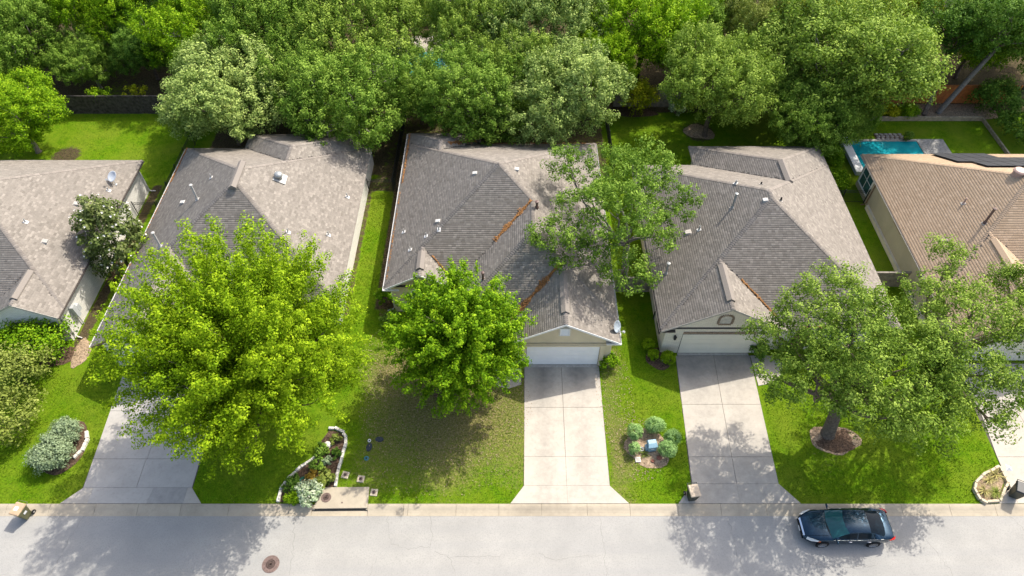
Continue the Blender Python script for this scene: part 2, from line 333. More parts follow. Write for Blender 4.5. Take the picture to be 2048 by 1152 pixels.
F = np.stack([idx[:-1, :-1].ravel(), idx[:-1, 1:].ravel(), idx[1:, 1:].ravel(), idx[1:, :-1].ravel()], 1)
lm = mesh_np('lawn', V, F); point_attr(lm, 'dry', f_dry); point_attr(lm, 'soil', f_soil)
lawn = tag(link('lawn', lm, None, 'lawn'), kind='structure')
road = MB(); road.add([(-120, -30, -0.095), (120, -30, -0.095), (120, 15.05, -0.095), (-120, 15.05, -0.095)], [(0, 1, 2, 3)])
road = tag(road.build('road', 'road'), kind='structure')
M['crack'] = simple('road_crack', (0.20, 0.19, 0.175), 1.0, 0.05)
def ribbon(mb, pts, w, z, seed=0):
    rr = random.Random(seed); out = []
    P = []
    for i in range(len(pts)-1):
        a, b = Vector((*pts[i], 0)), Vector((*pts[i+1], 0)); k = max(2, int((b-a).length/0.18))
        for j in range(k): P.append(a.lerp(b, j/k)+Vector((rr.uniform(-.09, .09), rr.uniform(-.07, .07), 0)))
    P.append(Vector((*pts[-1], 0)))
    vs = []
    for i, p in enumerate(P):
        d = (P[min(i+1, len(P)-1)]-P[max(i-1, 0)]).normalized(); n_ = Vector((-d.y, d.x, 0))*w*rr.uniform(0.35, 1.0)/2
        vs += [(p.x+n_.x, p.y+n_.y, z), (p.x-n_.x, p.y-n_.y, z)]
    mb.add(vs, [(2*i, 2*i+1, 2*i+3, 2*i+2) for i in range(len(P)-1)])
for i, pts in enumerate([[(-24.4, 15.0), (-24.7, 13.6), (-24.9, 11.0)], [(-12.35, 15.0), (-12.2, 14), (-12.0, 12.6), (-11.9, 11.0)], [(-7.1, 15.0), (-7.0, 14.4), (-6.7, 13.4)], [(-4.6, 15.0), (-4.5, 14.2), (-4.55, 13.2)],
        [(-4.2, 13.1), (-3.3, 12.6), (-3.0, 11.4)], [(-6.7, 13.4), (-5.8, 13.2), (-4.6, 13.3)], [(-3.6, 12.7), (-2.4, 12.75), (-0.6, 12.8)], [(5.0, 15.0), (5.1, 14), (5.05, 12.9), (5.2, 11.0)], [(9.2, 15.0), (9.3, 14.0), (9.5, 12.3)],
        [(12.3, 15.0), (12.35, 13), (12.8, 11)], [(22.8, 14.2), (23.2, 13.3), (23.9, 11.4)], [(28.3, 15.0), (28.9, 14.1), (29.5, 13)], [(-7.4, 12.7), (-7.7, 11.6)], [(1.5, 12.9), (2.4, 12.6), (4.9, 12.85)], [(15.9, 12.4), (17.8, 12.2), (19.8, 12.3)]]):
    mb = MB(); ribbon(mb, pts, 0.02, -0.0925, i); mb.build('crack', 'crack', road)
def disc_cover(name, loc, r, mat, label, group=None, seed=0):
    root = empty(name, loc, label, 'manhole cover' if r > .3 else 'cover', group)
    MB().lathe([(r, 0), (r, 0.012), (r*0.97, 0.02), (r*0.90, 0.02), (r*0.895, 0.012), (0.001, 0.012)], 32).build('frame', mat, root)
    for q in (0.78, 0.60, 0.42, 0.24):
        MB().lathe([(r*q, 0.012), (r*q, 0.021), (r*(q-.08), 0.021), (r*(q-.08), 0.013)], 28).build('rib', mat, root)
    return root
disc_cover('manhole_cover', (-13.12, 12.36, -0.093), 0.47, 'rust', 'large rust brown round manhole cover in the middle of the street')
# kerb: separate poured segments, a rolled profile
kerb = MB().box(-60, 60, 15.06, 15.66, -0.14, -0.12).build('kerb', 'conc_dark'); tag(kerb, kind='structure')
prof = [(15.02, -0.13), (15.02, -0.088), (15.18, -0.075), (15.33, -0.045), (15.45, -0.005), (15.55, 0.018), (15.70, 0.022), (15.70, -0.13)]
def kerb_seg(x0, x1, pr):
    mb = MB(); n = len(pr); nxs = 4
    xs_ = [x0+0.008+(x1-x0-0.016)*i/nxs for i in range(nxs+1)]
    mb.add([(x, y, z) for x in xs_ for y, z in pr], [(i*n+j, i*n+(j+1) % n, (i+1)*n+(j+1) % n, (i+1)*n+j) for i in range(nxs) for j in range(n)]+[tuple(range(n)), tuple(range((nxs+1)*n-1, nxs*n-1, -1))])
    o = mb.build('kerb_segment', 'kerb', kerb)
    ph = random.random()*9
    point_attr(o.data, 'stain', lambda x, y, z: 0.15+0.3*noise.noise((x*0.5+ph, 0, 0))+0.35*spot(x, 0, 2.0, 0, 4))
    return o
x = -47.0; breaks = [-47.0]
while x < 46: x += random.choice([2.45, 2.6, 2.7, 2.75]); breaks.append(x)
breaks = [b for b in breaks if not (-12.7 < b < -6.9)]; breaks += [-11.45, -8.25, -12.75, -6.2]; breaks.sort()
prof_low = [(15.02, -0.13), (15.02, -0.088), (15.10, -0.105), (15.30, -0.118), (15.36, -0.122), (15.36, -0.13)]
for a, b in zip(breaks, breaks[1:]):
    kerb_seg(a, b, prof_low if abs(a+11.45) < 0.01 else prof)
# driveways: separate slabs with open joints
def slab(p00, p10, p11, p01, parent, mat='conc', z0=-0.10, z1=0.03, gap=0.011, stain=None, name='slab'):
    c = [Vector((*p, 0)) for p in (p00, p10, p11, p01)]; ce = sum(c, Vector())/4
    c = [p-Vector((math.copysign(gap, p.x-ce.x), math.copysign(gap, p.y-ce.y), 0)) for p in c]
    nx_, ny_ = 8, 8; vs = []; fs = []
    for j in range(ny_+1):
        for i in range(nx_+1):
            p = c[0].lerp(c[1], i/nx_).lerp(c[3].lerp(c[2], i/nx_), j/ny_); vs.append((p.x, p.y, z1))
    q = lambda i, j: j*(nx_+1)+i
    fs += [(q(i, j), q(i+1, j), q(i+1, j+1), q(i, j+1)) for j in range(ny_) for i in range(nx_)]
    b = len(vs); vs += [(p.x, p.y, z0) for p in c]
    ring = [[q(i, 0) for i in range(nx_+1)], [q(nx_, j) for j in range(ny_+1)], [q(nx_-i, ny_) for i in range(nx_+1)], [q(0, ny_-j) for j in range(ny_+1)]]
    for k, e in enumerate(ring): fs.append(tuple([b+(k+1) % 4, b+k] [::-1]+e[::-1]))
    o = MB().add(vs, fs).build(name, mat, parent)
    point_attr(o.data, 'stain', stain or (lambda x, y, z: 0.12)); return o
def base_slab(poly, name):
    o = MB().prism(poly, -0.13, -0.004).build(name, 'conc_dark'); return tag(o, kind='structure')
def st_c(x, y, z):
    lane = max(spot(x, 0, 2.05, 0, 0.95), spot(x, 0, 4.35, 0, 0.95))
    return 0.10+0.22*lane+0.45*sstep(22.6, 24.6, y)*(0.5+0.7*lane)+0.3*spot(x, y, 1.7, 23.0, 1.2)
dc = base_slab([(0.68, 16.8), (-0.09, 15.71), (6.72, 15.71), (5.73, 16.8), (5.77, 25.1), (0.80, 25.1)], 'driveway')
for (ya, yb) in ((18.64, 22.0), (22.0, 25.12)):
    f = lambda xx, y: (xx[0] if y < 17 else xx[0]+(xx[1]-xx[0])*(y-16.8)/8.3, y)
    for xa, xb in (((0.70, 0.82), (3.2, 3.27)), ((3.2, 3.27), (5.71, 5.76))):
        slab(f(xa, ya), f(xb, ya), f(xb, yb), f(xa, yb), dc, 'conc', stain=st_c)
slab((0.70, 16.8), (3.2, 16.8), (3.22, 18.64), (0.73, 18.64), dc, stain=st_c, gap=0.006); slab((3.2, 16.8), (5.71, 16.8), (5.72, 18.64), (3.22, 18.64), dc, stain=st_c, gap=0.006)
slab((-0.09, 15.72), (3.2, 15.72), (3.2, 16.8), (0.70, 16.8), dc, stain=st_c, gap=0.004); slab((3.2, 15.72), (6.72, 15.72), (5.71, 16.8), (3.2, 16.8), dc, stain=st_c, gap=0.004)
def st_d(x, y, z):
    lane = max(spot(x, 0, 12.0, 0, 1.0), spot(x, 0, 14.4, 0, 1.0)); return 0.12+0.15*lane+0.55*sstep(23.2, 25.0, y)+0.15*(1-sstep(17.5, 21, y))
dd = base_slab([(10.5, 16.9), (9.56, 15.71), (16.59, 15.71), (15.62, 16.9), (15.95, 25.9), (10.95, 25.9)], 'driveway')
ex = lambda y: (10.54+0.05*(y-16.9)*0.95, 13.15+0.04*(y-16.9), 15.61+0.037*(y-16.9))
for ya, yb in ((16.9, 18.61), (18.61, 22.22), (22.22, 25.95)):
    a, b = ex(ya), ex(yb)
    slab((a[0], ya), (a[1], ya), (b[1], yb), (b[0], yb), dd, stain=st_d); slab((a[1], ya), (a[2], ya), (b[2], yb), (b[1], yb), dd, stain=st_d)
slab((9.56, 15.72), (13.1, 15.72), (13.15, 16.9), (10.54, 16.9), dd, stain=st_d, gap=0.004); slab((13.1, 15.72), (16.59, 15.72), (15.61, 16.9), (13.15, 16.9), dd, stain=st_d, gap=0.004)
db = base_slab([(-25.05, 16.66), (-25.96, 15.71), (-17.85, 15.71), (-18.63, 16.45), (-18.7, 24.5), (-25.5, 24.5)], 'driveway')
st_b = lambda x, y, z: 0.05+0.1*spot(x, 0, -23, 0, 1.2)
for ya, yb in ((16.66, 18.48), (18.48, 21.75), (21.75, 24.6)):
    l0, l1 = -25.0-0.07*(ya-16.66), -25.0-0.07*(yb-16.66)
    slab((l0, ya), (-21.9, ya), (-21.95, yb), (l1, yb), db, 'conc_grey', stain=st_b)
    slab((-21.9, ya), (-18.66, ya), (-18.7, yb), (-21.95, yb), db, 'conc_grey', stain=st_b)
slab((-25.96, 15.72), (-24.4, 15.72), (-24.4, 16.66), (-25.0, 16.66), db, 'conc', gap=0.004)
slab((-24.4, 15.72), (-21.0, 15.72), (-20.9, 16.66), (-24.4, 16.66), db, 'conc_grey', gap=0.004, stain=st_b)
slab((-21.0, 15.72), (-18.9, 15.72), (-18.9, 16.66), (-20.9, 16.66), db, 'conc_grey', gap=0.004, stain=lambda x, y, z: 0.45)
slab((-18.9, 15.72), (-17.85, 15.72), (-18.66, 16.66), (-18.9, 16.66), db, 'conc', gap=0.004)
de = base_slab([(29.1, 15.71), (34.6, 15.71), (34.6, 25.4), (29.35, 25.4)], 'driveway')
for ya, yb in ((15.72, 18.61), (18.61, 22.0), (22.0, 25.3)):
    l0, l1 = 29.05+0.07*max(0, ya-17), 29.05+0.07*(yb-17) if yb < 22 else 29.55
    slab((l0, ya), (31.9, ya), (31.9, yb), (l1, yb), de); slab((31.9, ya), (34.5, ya), (34.5, yb), (31.9, yb), de)
slab((27.95, 15.72), (29.05, 15.72), (29.05, 17.1), (28.98, 17.1), de, gap=0.003)
# curved walk beside the garage of the cream brick house
wk = [(15.98, 23.6), (16.6, 23.75), (17.3, 24.1), (17.85, 24.7), (18.0, 25.3), (17.9, 25.95), (15.98, 25.95)]
walk = MB().prism(wk, -0.1, 0.026).build('front_path', 'conc'); tag(walk, kind='structure'); point_attr(walk.data, 'stain', lambda x, y, z: 0.15)
walk2 = MB().prism([(-1.1, 24.9), (0.6, 24.9), (0.6, 23.7), (-0.2, 23.4), (-1.1, 23.6)], -0.1, 0.026).build('front_path', 'conc'); tag(walk2, kind='structure'); point_attr(walk2.data, 'stain', lambda x, y, z: 0.1)
# ------------------------------------------------------------------ houses
PITCH = 0.56; EZ = 2.8
class Block:
    """a roof block over a rectangle; h = sides that slope ('W','E','S','N'); other sides are gables or run into another block"""
    def __init__(s, x0, x1, y0, y1, h): s.x0, s.x1, s.y0, s.y1, s.h = x0, x1, y0, y1, h
    def inside(s, x, y, e=0.0): return s.x0-e <= x <= s.x1+e and s.y0-e <= y <= s.y1+e
    def z(s, x, y):
        d = []
        if 'W' in s.h: d.append(x-s.x0)
        if 'E' in s.h: d.append(s.x1-x)
        if 'S' in s.h: d.append(y-s.y0)
        if 'N' in s.h: d.append(s.y1-y)
        return EZ+PITCH*min(d)
def covered(blocks, i, x, y, z, tol=0.03):
    for j, b in enumerate(blocks):
        if j == i or not b.inside(x, y): continue
        zz = b.z(x, y)
        if zz > z+tol or (j < i and abs(zz-z) <= tol): return True
    return False
def side_frame(b, s):
    """eave start, direction, inward normal, length, depth span, left/right neighbour slopes"""
    W_, D_ = b.x1-b.x0, b.y1-b.y0
    if s == 'S': return (b.x0, b.y0), (1, 0), (0, 1), W_, (D_/2 if 'N' in b.h else D_), 'W' in b.h, 'E' in b.h
    if s == 'N': return (b.x1, b.y1), (-1, 0), (0, -1), W_, (D_/2 if 'S' in b.h else D_), 'E' in b.h, 'W' in b.h
    if s == 'W': return (b.x0, b.y1), (0, -1), (1, 0), D_, (W_/2 if 'E' in b.h else W_), 'N' in b.h, 'S' in b.h
    return (b.x1, b.y0), (0, 1), (-1, 0), D_, (W_/2 if 'W' in b.h else W_), 'S' in b.h, 'N' in b.h
def ridge_lines(b):
    """hip and ridge lines of a block as ((x,y,z),(x,y,z))"""
    W_, D_ = b.x1-b.x0, b.y1-b.y0; L = []; z = lambda x, y: (x, y, b.z(min(max(x, b.x0), b.x1), min(max(y, b.y0), b.y1)))
    xm, ym = (b.x0+b.x1)/2, (b.y0+b.y1)/2; hw = min(W_, D_)/2
    if W_ <= D_ or not ('S' in b.h and 'N' in b.h):
        hw = W_/2
        ys_ = b.y0+hw if 'S' in b.h else b.y0; yn = b.y1-hw if 'N' in b.h else b.y1
        if yn-ys_ > 0.3: L.append((z(xm, ys_), z(xm, yn)))
        if 'S' in b.h: L += [(z(b.x0, b.y0), z(xm, ys_)), (z(b.x1, b.y0), z(xm, ys_))]
        if 'N' in b.h: L += [(z(b.x0, b.y1), z(xm, yn)), (z(b.x1, b.y1), z(xm, yn))]
    else:
        hw = D_/2; xw, xe = b.x0+hw, b.x1-hw
        if xe-xw > 0.3: L.append((z(xw, ym), z(xe, ym)))
        L += [(z(b.x0, b.y0), z(xw, ym)), (z(b.x0, b.y1), z(xw, ym)), (z(b.x1, b.y0), z(xe, ym)), (z(b.x1, b.y1), z(xe, ym))]
    return L
def inset(poly, offs):
    n = len(poly); out = []
    for i in range(n):
        (px, py), (qx, qy), (rx, ry) = poly[i-1], poly[i], poly[(i+1) % n]
        def off(ax, ay, bx, by, o):
            d = Vector((bx-ax, by-ay)).normalized(); nrm = (-d.y, d.x); return ax+nrm[0]*o, ay+nrm[1]*o, abs(d.x) > 0.5
        a = off(px, py, qx, qy, offs[i-1]); b = off(qx, qy, rx, ry, offs[i])
        hx, hy = (a, b) if a[2] else (b, a)      # hx horizontal edge gives y
        out.append((hy[0], hx[1]) if a[2] != b[2] else (b[0], b[1]))
    return out
def roof_of(root, blocks, shm, capm, seed, exposure=0.150, tabw=(0.16, 0.31), lift=(0.005, 0.013)):
    rr = random.Random(seed); sl = math.sqrt(1+PITCH*PITCH); eh = exposure/sl
    V, F, T = [], [], []
    deck = MB()
    for i, b in enumerate(blocks):
        dz = -0.012-0.006*i
        for s in b.h:
            (ox, oy), (ax, ay), (nx_, ny_), Ln, Dp, hl, hr = side_frame(b, s)
            lo = lambda d: d if hl else 0.0
            hi = lambda d: Ln-(d if hr else 0.0)
            P = lambda a, d, up=0.0: (ox+ax*a+nx_*d, oy+ay*a+ny_*d, EZ+PITCH*d+up)
            dm = Dp
            if hl or hr: dm = min(Dp, Ln/2 if (hl and hr) else Ln)
            deck.add([P(lo(0), 0, dz), P(hi(0), 0, dz), P(hi(dm), dm, dz), P(lo(dm), dm, dz)], [(0, 1, 2, 3)])
            d = -0.04
            while d < dm-0.01:
                d2 = min(d+eh*1.04, dm); a = lo(max(d, 0))-rr.uniform(0, 0.3)
                end = hi(max(d, 0))
                while a < end:
                    w = rr.uniform(*tabw); a2 = a+w-0.006
                    l0, l1 = max(a, lo(max(d, 0))), min(a2, hi(max(d, 0)))
                    u0, u1 = max(a, lo(max(d2, 0))), min(a2, hi(max(d2, 0)))
                    a += w
                    if l1-l0 < 0.01: continue
                    if u1 < u0: u0 = u1 = (u0+u1)/2
                    u0 = min(max(u0, l0), l1); u1 = max(min(u1, l1), l0)
                    cx, cy, cz = P((l0+l1)/2, (d+d2)/2)
                    if covered(blocks, i, cx, cy, cz): continue
                    th = rr.uniform(*lift)
                    n = len(V)
                    V += [P(l0, d, th), P(l1, d, th), P(u1, d2, 0.002), P(u0, d2, 0.002), P(l0, d, -0.005), P(l1, d, -0.005)]
                    F += [(n, n+1, n+2, n+3), (n+4, n+5, n+1, n)]
                    tt = min(1, max(0, rr.gauss(0.45, 0.22)+(0.4 if rr.random() < 0.10 else 0))); T += [tt, tt*0.8]
                d += eh
    roof = deck.build('roof', 'deck', root)
    sm = mesh_np('shingles', np.array(V), np.array(F), {'tone': T})
    tag(link('shingles', sm, roof, M[shm]), kind='stuff')
    # ridge and hip caps, one strip of overlapping caps for each line
    for i, b in enumerate(blocks):
        for p, q in ridge_lines(b):
            p, q = Vector(p), Vector(q); dv = q-p; Ln = dv.length; dn = dv.normalized()
            side = Vector((-dn.y, dn.x, 0)).normalized()
            drop = 0.14*PITCH*(1.0 if abs(dn.z) < 0.01 else 0.72)
            vs, fs, tn = [], [], []; k = int(Ln/0.15)
            for j in range(k):
                a = p+dn*(j*0.15); c = p+dn*(j*0.15+0.17); mid_ = p+dn*((j+0.5)*0.15)
                if covered(blocks, i, mid_.x, mid_.y, mid_.z, 0.03): continue
                n = len(vs); up0, up1 = Vector((0, 0, 0.035)), Vector((0, 0, 0.018))
                for base_, up in ((a, up0), (c, up1)):
                    vs += [base_+side*0.14+up-Vector((0, 0, drop)), base_+up, base_-side*0.14+up-Vector((0, 0, drop))]
                vs += [v-Vector((0, 0, 0.03)) for v in vs[n:n+3]]
                fs += [(n, n+1, n+4, n+3), (n+1, n+2, n+5, n+4), (n+6, n+7, n+1, n), (n+7, n+8, n+2, n+1)]
                tt = min(1, max(0, rr.gauss(0.5, 0.22))); tn += [tt]*4
            if fs: link('ridge_cap', mesh_np('ridge_cap', np.array([tuple(v) for v in vs]), np.array(fs), {'tone': tn}), roof, M[capm])
    return roof
def house(name, label, outline, gables, blocks, wall, shm, capm, fascia, seed, ov=0.40, gov=0.14, gutter=None, gut_edges=(), **kw):
    """outline: eave polygon, counter-clockwise; gables: {edge index: (ridge_x, half_width)}"""
    cx = sum(p[0] for p in outline)/len(outline); cy = sum(p[1] for p in outline)/len(outline)
    root = empty(name, (0, 0, 0), label, 'house')
    offs = [gov if i in gables else ov for i in range(len(outline))]
    wp = inset(outline, offs)
    MB().prism(wp, -0.12, 2.62).build('wall', wall, root)
    MB().prism(inset(outline, [0.0 if i not in gables else gov+0.02 for i in range(len(outline))]), 2.63, 2.66).build('soffit', 'soffit', root)
    roof = roof_of(root, blocks, shm, capm, seed, **kw)
    n = len(outline)
    for i in range(n):
        (ax, ay), (bx, by) = outline[i], outline[(i+1) % n]; d = Vector((bx-ax, by-ay, 0)); Ln = d.length; d.normalize(); out = Vector((d.y, -d.x, 0))
        if i in gables:
            rx, hw = gables[i]; y = wp[i][1]; pk = EZ+PITCH*hw-0.06; e0 = EZ-0.08
            x0, x1 = wp[i][0], wp[(i+1) % n][0]
            zl = lambda x: EZ+PITCH*(hw-abs(x-rx))-0.05
            poly = [(x0, 2.60), (x1, 2.60), (x1, zl(x1)), (rx, zl(rx)), (x0, zl(x0))]
            g = MB(); m_ = len(poly)
            g.add([(x, y-0.004, z) for x, z in poly]+[(x, y+0.25, z) for x, z in poly], [tuple(range(m_)), tuple(range(2*m_-1, m_-1, -1))]+[((k+1) % m_, k, m_+k, m_+(k+1) % m_) for k in range(m_)])
            g.build('gable_wall', wall, root)
            for sg in (-1, 1):
                xe = rx+sg*hw
                b = MB(); y0 = ay-0.03
                b.add([(rx, y0, EZ+PITCH*hw-0.002), (xe, y0, EZ-0.002), (xe, y0, EZ-0.16), (rx, y0, EZ+PITCH*hw-0.16), (rx, y0+0.028, EZ+PITCH*hw-0.002), (xe, y0+0.028, EZ-0.002), (xe, y0+0.028, EZ-0.16), (rx, y0+0.028, EZ+PITCH*hw-0.16)],
                      [(0, 1, 2, 3), (7, 6, 5, 4), (0, 4, 5, 1), (1, 5, 6, 2), (2, 6, 7, 3)]).build('rake_board', fascia, roof)
        else:
            a, b = Vector((ax, ay, 0)), Vector((bx, by, 0))
            q = [a, b, b-out*0.022, a-out*0.022]
            MB().prism([(v.x, v.y) for v in q], 2.64, EZ-0.006).build('fascia', fascia, roof)
            if i in gut_edges:
                a2, b2 = a+out*0.004+d*0.01, b+out*0.004-d*0.01; o1 = out*0.11
                cs = [(0.0, EZ-0.03), (0.0, EZ-0.13), (0.10, EZ-0.13), (0.12, EZ-0.03), (0.105, EZ-0.03), (0.09, EZ-0.115), (0.012, EZ-0.115), (0.012, EZ-0.03)]
                vs = [(p.x+out.x*u, p.y+out.y*u, z) for p in (a2, b2) for u, z in cs]; m_ = len(cs)
                MB().add(vs, [(k, (k+1) % m_, m_+(k+1) % m_, m_+k) for k in range(m_)]+[tuple(range(m_-1, -1, -1)), tuple(range(m_, 2*m_))]).build('gutter', gutter, roof)
    return root, roof, wp
def ridge_vent(roof, x, y0, y1, z, capm, zs=None):
    """raised shingled vent straddling a north-south ridge"""
    h = 0.24; mb = MB(); w = 0.26
    cs = [(-w, -w*PITCH+0.02), (-w, -w*PITCH+0.13), (-0.0, 0.16), (w, -w*PITCH+0.13), (w, -w*PITCH+0.02)]
    n = len(cs); mb.add([(x+u, y, z+v) for y in (y0, y1) for u, v in cs], [(k, (k+1) % n, n+(k+1) % n, n+k) for k in range(n)]+[tuple(range(n-1, -1, -1)), tuple(range(n, 2*n))])
    o = mb.build('ridge_vent', capm, roof)
    a = o.data.attributes.new('tone', 'FLOAT', 'FACE'); a.data.foreach_set('value', [0.55]*len(o.data.polygons)); return o
def roof_z(blocks, x, y): return max(b.z(x, y) for b in blocks if b.inside(x, y))
def slope_n(blocks, x, y):
    e = 0.05; return Vector(((roof_z(blocks, x-e, y)-roof_z(blocks, x+e, y))/(2*e), (roof_z(blocks, x, y-e)-roof_z(blocks, x, y+e))/(2*e), 1)).normalized()
def pipe_vent(roof, bl, x, y, h=0.9, r=0.06, mat='vent_white', cap=True):
    z = roof_z(bl, x, y); n = slope_n(bl, x, y); q = n.to_track_quat('Z', 'Y').to_matrix().to_4x4()
    MB().box(-0.13, 0.13, -0.15, 0.15, 0.02, 0.035).xform(Matrix.Translation((x, y, z)) @ q).build('flashing', 'fascia_grey' if mat != 'vent_white' else 'gutter', roof)
    mb = MB().lathe([(r*1.7, -0.1), (r*1.5, 0.12), (r, 0.2), (r, h), (r*1.6, h), (r*1.6, h+0.07), (0.01, h+0.11)] if cap else [(r*1.6, -0.1), (r*1.3, 0.08), (r, 0.12), (r, h), (r*0.75, h), (r*0.75, h-0.06)], 10, (x, y, z))
    mb.build('vent_pipe', mat, roof, smooth=False)
def box_vent(roof, bl, x, y, mat='vent_white', s=0.29):
    z = roof_z(bl, x, y); n = slope_n(bl, x, y); dwn = Vector((n.x, n.y, 0)); dwn.normalize()
    xa = Vector((-dwn.y, dwn.x, 0)); ya = n.cross(xa)
    mt = Matrix((xa, ya, n)).transposed().to_4x4(); mt.translation = (x, y, z)
    MB().box(-s*.6, s*.6, -s*.6, s*.6, 0.015, 0.03).xform(mt).build('flashing', 'fascia_grey', roof)
    # hood, low at the uphill side
    up = 1 if (mt.to_3x3() @ Vector((0, 1, 0))).z > 0 else -1
    a, b = s/2, s/2*up
    MB().add([(-a, -b, 0.03), (a, -b, 0.03), (a, b, 0.03), (-a, b, 0.03), (-a*.9, -b*.9, 0.17), (a*.9, -b*.9, 0.17), (a*.9, b*.9, 0.07), (-a*.9, b*.9, 0.07)],
             [(0, 1, 2, 3), (4, 5, 6, 7), (0, 1, 5, 4), (1, 2, 6, 5), (2, 3, 7, 6), (3, 0, 4, 7)]).xform(mt).build('vent_hood', mat, roof)
def window(root, axis, at, a0, a1, z0, z1, nx_=2, nz=2, frame='white', name='window', out=1, wd=0.07):
    """axis 'x': wall faces +-x at x=at, spans y a0..a1; axis 'y': faces -y at y=at"""
    def bx(mb, u0, u1, w0, w1, d0, d1):
        if axis == 'y': mb.box(u0, u1, min(at-out*d0, at-out*d1), max(at-out*d0, at-out*d1), w0, w1)
        else: mb.box(min(at+out*d0, at+out*d1), max(at+out*d0, at+out*d1), u0, u1, w0, w1)
    f = MB(); bx(f, a0, a1, z0, z0+wd, 0.003, 0.06); bx(f, a0, a1, z1-wd, z1, 0.003, 0.06); bx(f, a0, a0+wd, z0+wd, z1-wd, 0.003, 0.06); bx(f, a1-wd, a1, z0+wd, z1-wd, 0.003, 0.06)
    w = f.build(name, frame, root)
    uw, wh = (a1-a0-2*wd)/nx_, (z1-z0-2*wd)/nz
    for i in range(nx_):
        for j in range(nz):
            p = MB(); bx(p, a0+wd+i*uw+0.02*(i > 0), a0+wd+(i+1)*uw-0.02*(i < nx_-1), z0+wd+j*wh+0.02*(j > 0), z0+wd+(j+1)*wh-0.02*(j < nz-1), 0.004, 0.02); p.build('pane', 'glass', w)
    if nx_*nz > 1:
        m_ = MB()
        for i in range(1, nx_): bx(m_, a0+wd+i*uw-0.02, a0+wd+i*uw+0.02, z0+wd, z1-wd, 0.003, 0.045)
        for j in range(1, nz): bx(m_, a0+wd, a1-wd, z0+wd+j*wh-0.02, z0+wd+j*wh+0.02, 0.003, 0.038)
        m_.build('muntin', frame, w)
    return w
def downspout(root, x, y, dx, dy, mat='gutter', kick=0.5):
    MB().tube([(x, y, 2.60), (x, y, 0.28), (x+dx*0.12, y+dy*0.12, 0.12), (x+dx*kick, y+dy*kick, 0.05)], 0.045, 6).build('downspout', mat, root)
def garage_door(root, x0, x1, y, mat, h=2.13, raised=8, trim=None):
    d = MB().box(x0, x1, y-0.010, y+0.02, 0.03, h).build('garage_door', 'vent_dark', root)
    rows = 4; rh = (h-0.05)/rows
    for r_ in range(rows):
        z0 = 0.045+r_*rh
        p = MB().box(x0+0.02, x1-0.02, y-0.050, y-0.012, z0, z0+rh-0.012).build('door_section', mat, d, bevel=0.006)
        if raised:
            w = (x1-x0-0.04)/raised; q = MB()
    if raised:
        pm = None
        for r_ in range(rows):
            for c in range(raised):
                w = (x1-x0-0.04)/raised
                if pm is None: pm = MB().box(-w/2+0.06, w/2-0.06, -0.012, 0, -rh/2+0.07, rh/2-0.07).mesh('raised_panel'); pm.materials.append(M[mat])
                link('raised_panel', pm, d, loc=(x0+0.02+w*(c+0.5), y-0.0495, 0.045+r_*rh+rh/2-0.006))
    return d
# ---- beige stucco house with the white garage door (middle lot)
blC = [Block(-8.6, 6.8, 29.6, 45.0, 'WESN'), Block(-4.0, 6.8, 26.65, 36.5, 'WES'), Block(-0.2, 6.8, 25.0, 31.0, 'WE'), Block(-8.6, -3.6, 29.45, 33.0, 'WE'), Block(-8.6, -2.6, 41.0, 46.3, 'WEN')]
hC, rC, wC = house('stucco_house', 'beige stucco house with white garage door and leaf-littered grey roof', [(-8.6, 29.45), (-4.0, 29.45), (-4.0, 26.65), (-0.2, 26.65), (-0.2, 25.0), (6.8, 25.0), (6.8, 45.0), (-2.6, 45.0), (-2.6, 46.3), (-8.6, 46.3)],
    {0: (-6.1, 2.5), 4: (3.3, 3.5)}, blC, 'stucco', 'sh_grey', 'cap_grey', 'white', 11, gov=0.30, gutter='gutter', gut_edges=(5, 9))
yC = 25.30
garage_door(hC, 0.93, 5.66, yC-0.002, 'door_white')
MB().box(0.24, 6.36, yC-0.09, yC-0.006, 2.30, 2.42).build('trim_band', 'band', hC)
MB().box(0.93, 5.66, yC-0.13, yC-0.003, 2.135, 2.295).build('door_header', 'stucco', hC)
for a, b in ((0.66, 0.925), (5.665, 5.96)): MB().box(a, b, yC-0.13, yC-0.003, 0.0, 2.295).build('door_jamb', 'stucco', hC)
MB().box(0.95, 5.65, yC-0.28, yC-0.055, -0.09, 0.036).build('threshold', 'fascia_grey', hC)
def louvre(root, x, y, z0, w, h, frame, slat='white', mat2='surround'):
    f = MB().box(x-w/2-.14, x+w/2+.14, y-0.05, y-0.003, z0-.14, z0+h+.14).build('gable_vent', mat2, root)
    MB().box(x-w/2, x+w/2, y-0.062, y-0.051, z0, z0+h).build('louvre_backing', 'fascia_grey', f)
    m_ = MB().box(x-w/2-.05, x+w/2+.05, y-0.10, y-0.063, z0-.05, z0); m_.box(x-w/2-.05, x+w/2+.05, y-0.10, y-0.063, z0+h, z0+h+.05); m_.box(x-w/2-.05, x-w/2, y-0.10, y-0.063, z0, z0+h); m_.box(x+w/2, x+w/2+.05, y-0.10, y-0.063, z0, z0+h); m_.build('vent_frame', frame, f)
    k = max(4, int(h/0.085))
    for i in range(k):
        z = z0+h*(i+0.5)/k
        MB().add([(x-w/2+.005, y-0.09, z-0.03), (x+w/2-.005, y-0.09, z-0.03), (x+w/2-.005, y-0.064, z+0.03), (x-w/2+.005, y-0.064, z+0.03)], [(0, 1, 2, 3)]).build('louvre_slat', slat, f)
louvre(hC, 3.3, yC-0.01, 3.35, 0.52, 0.62, 'white')
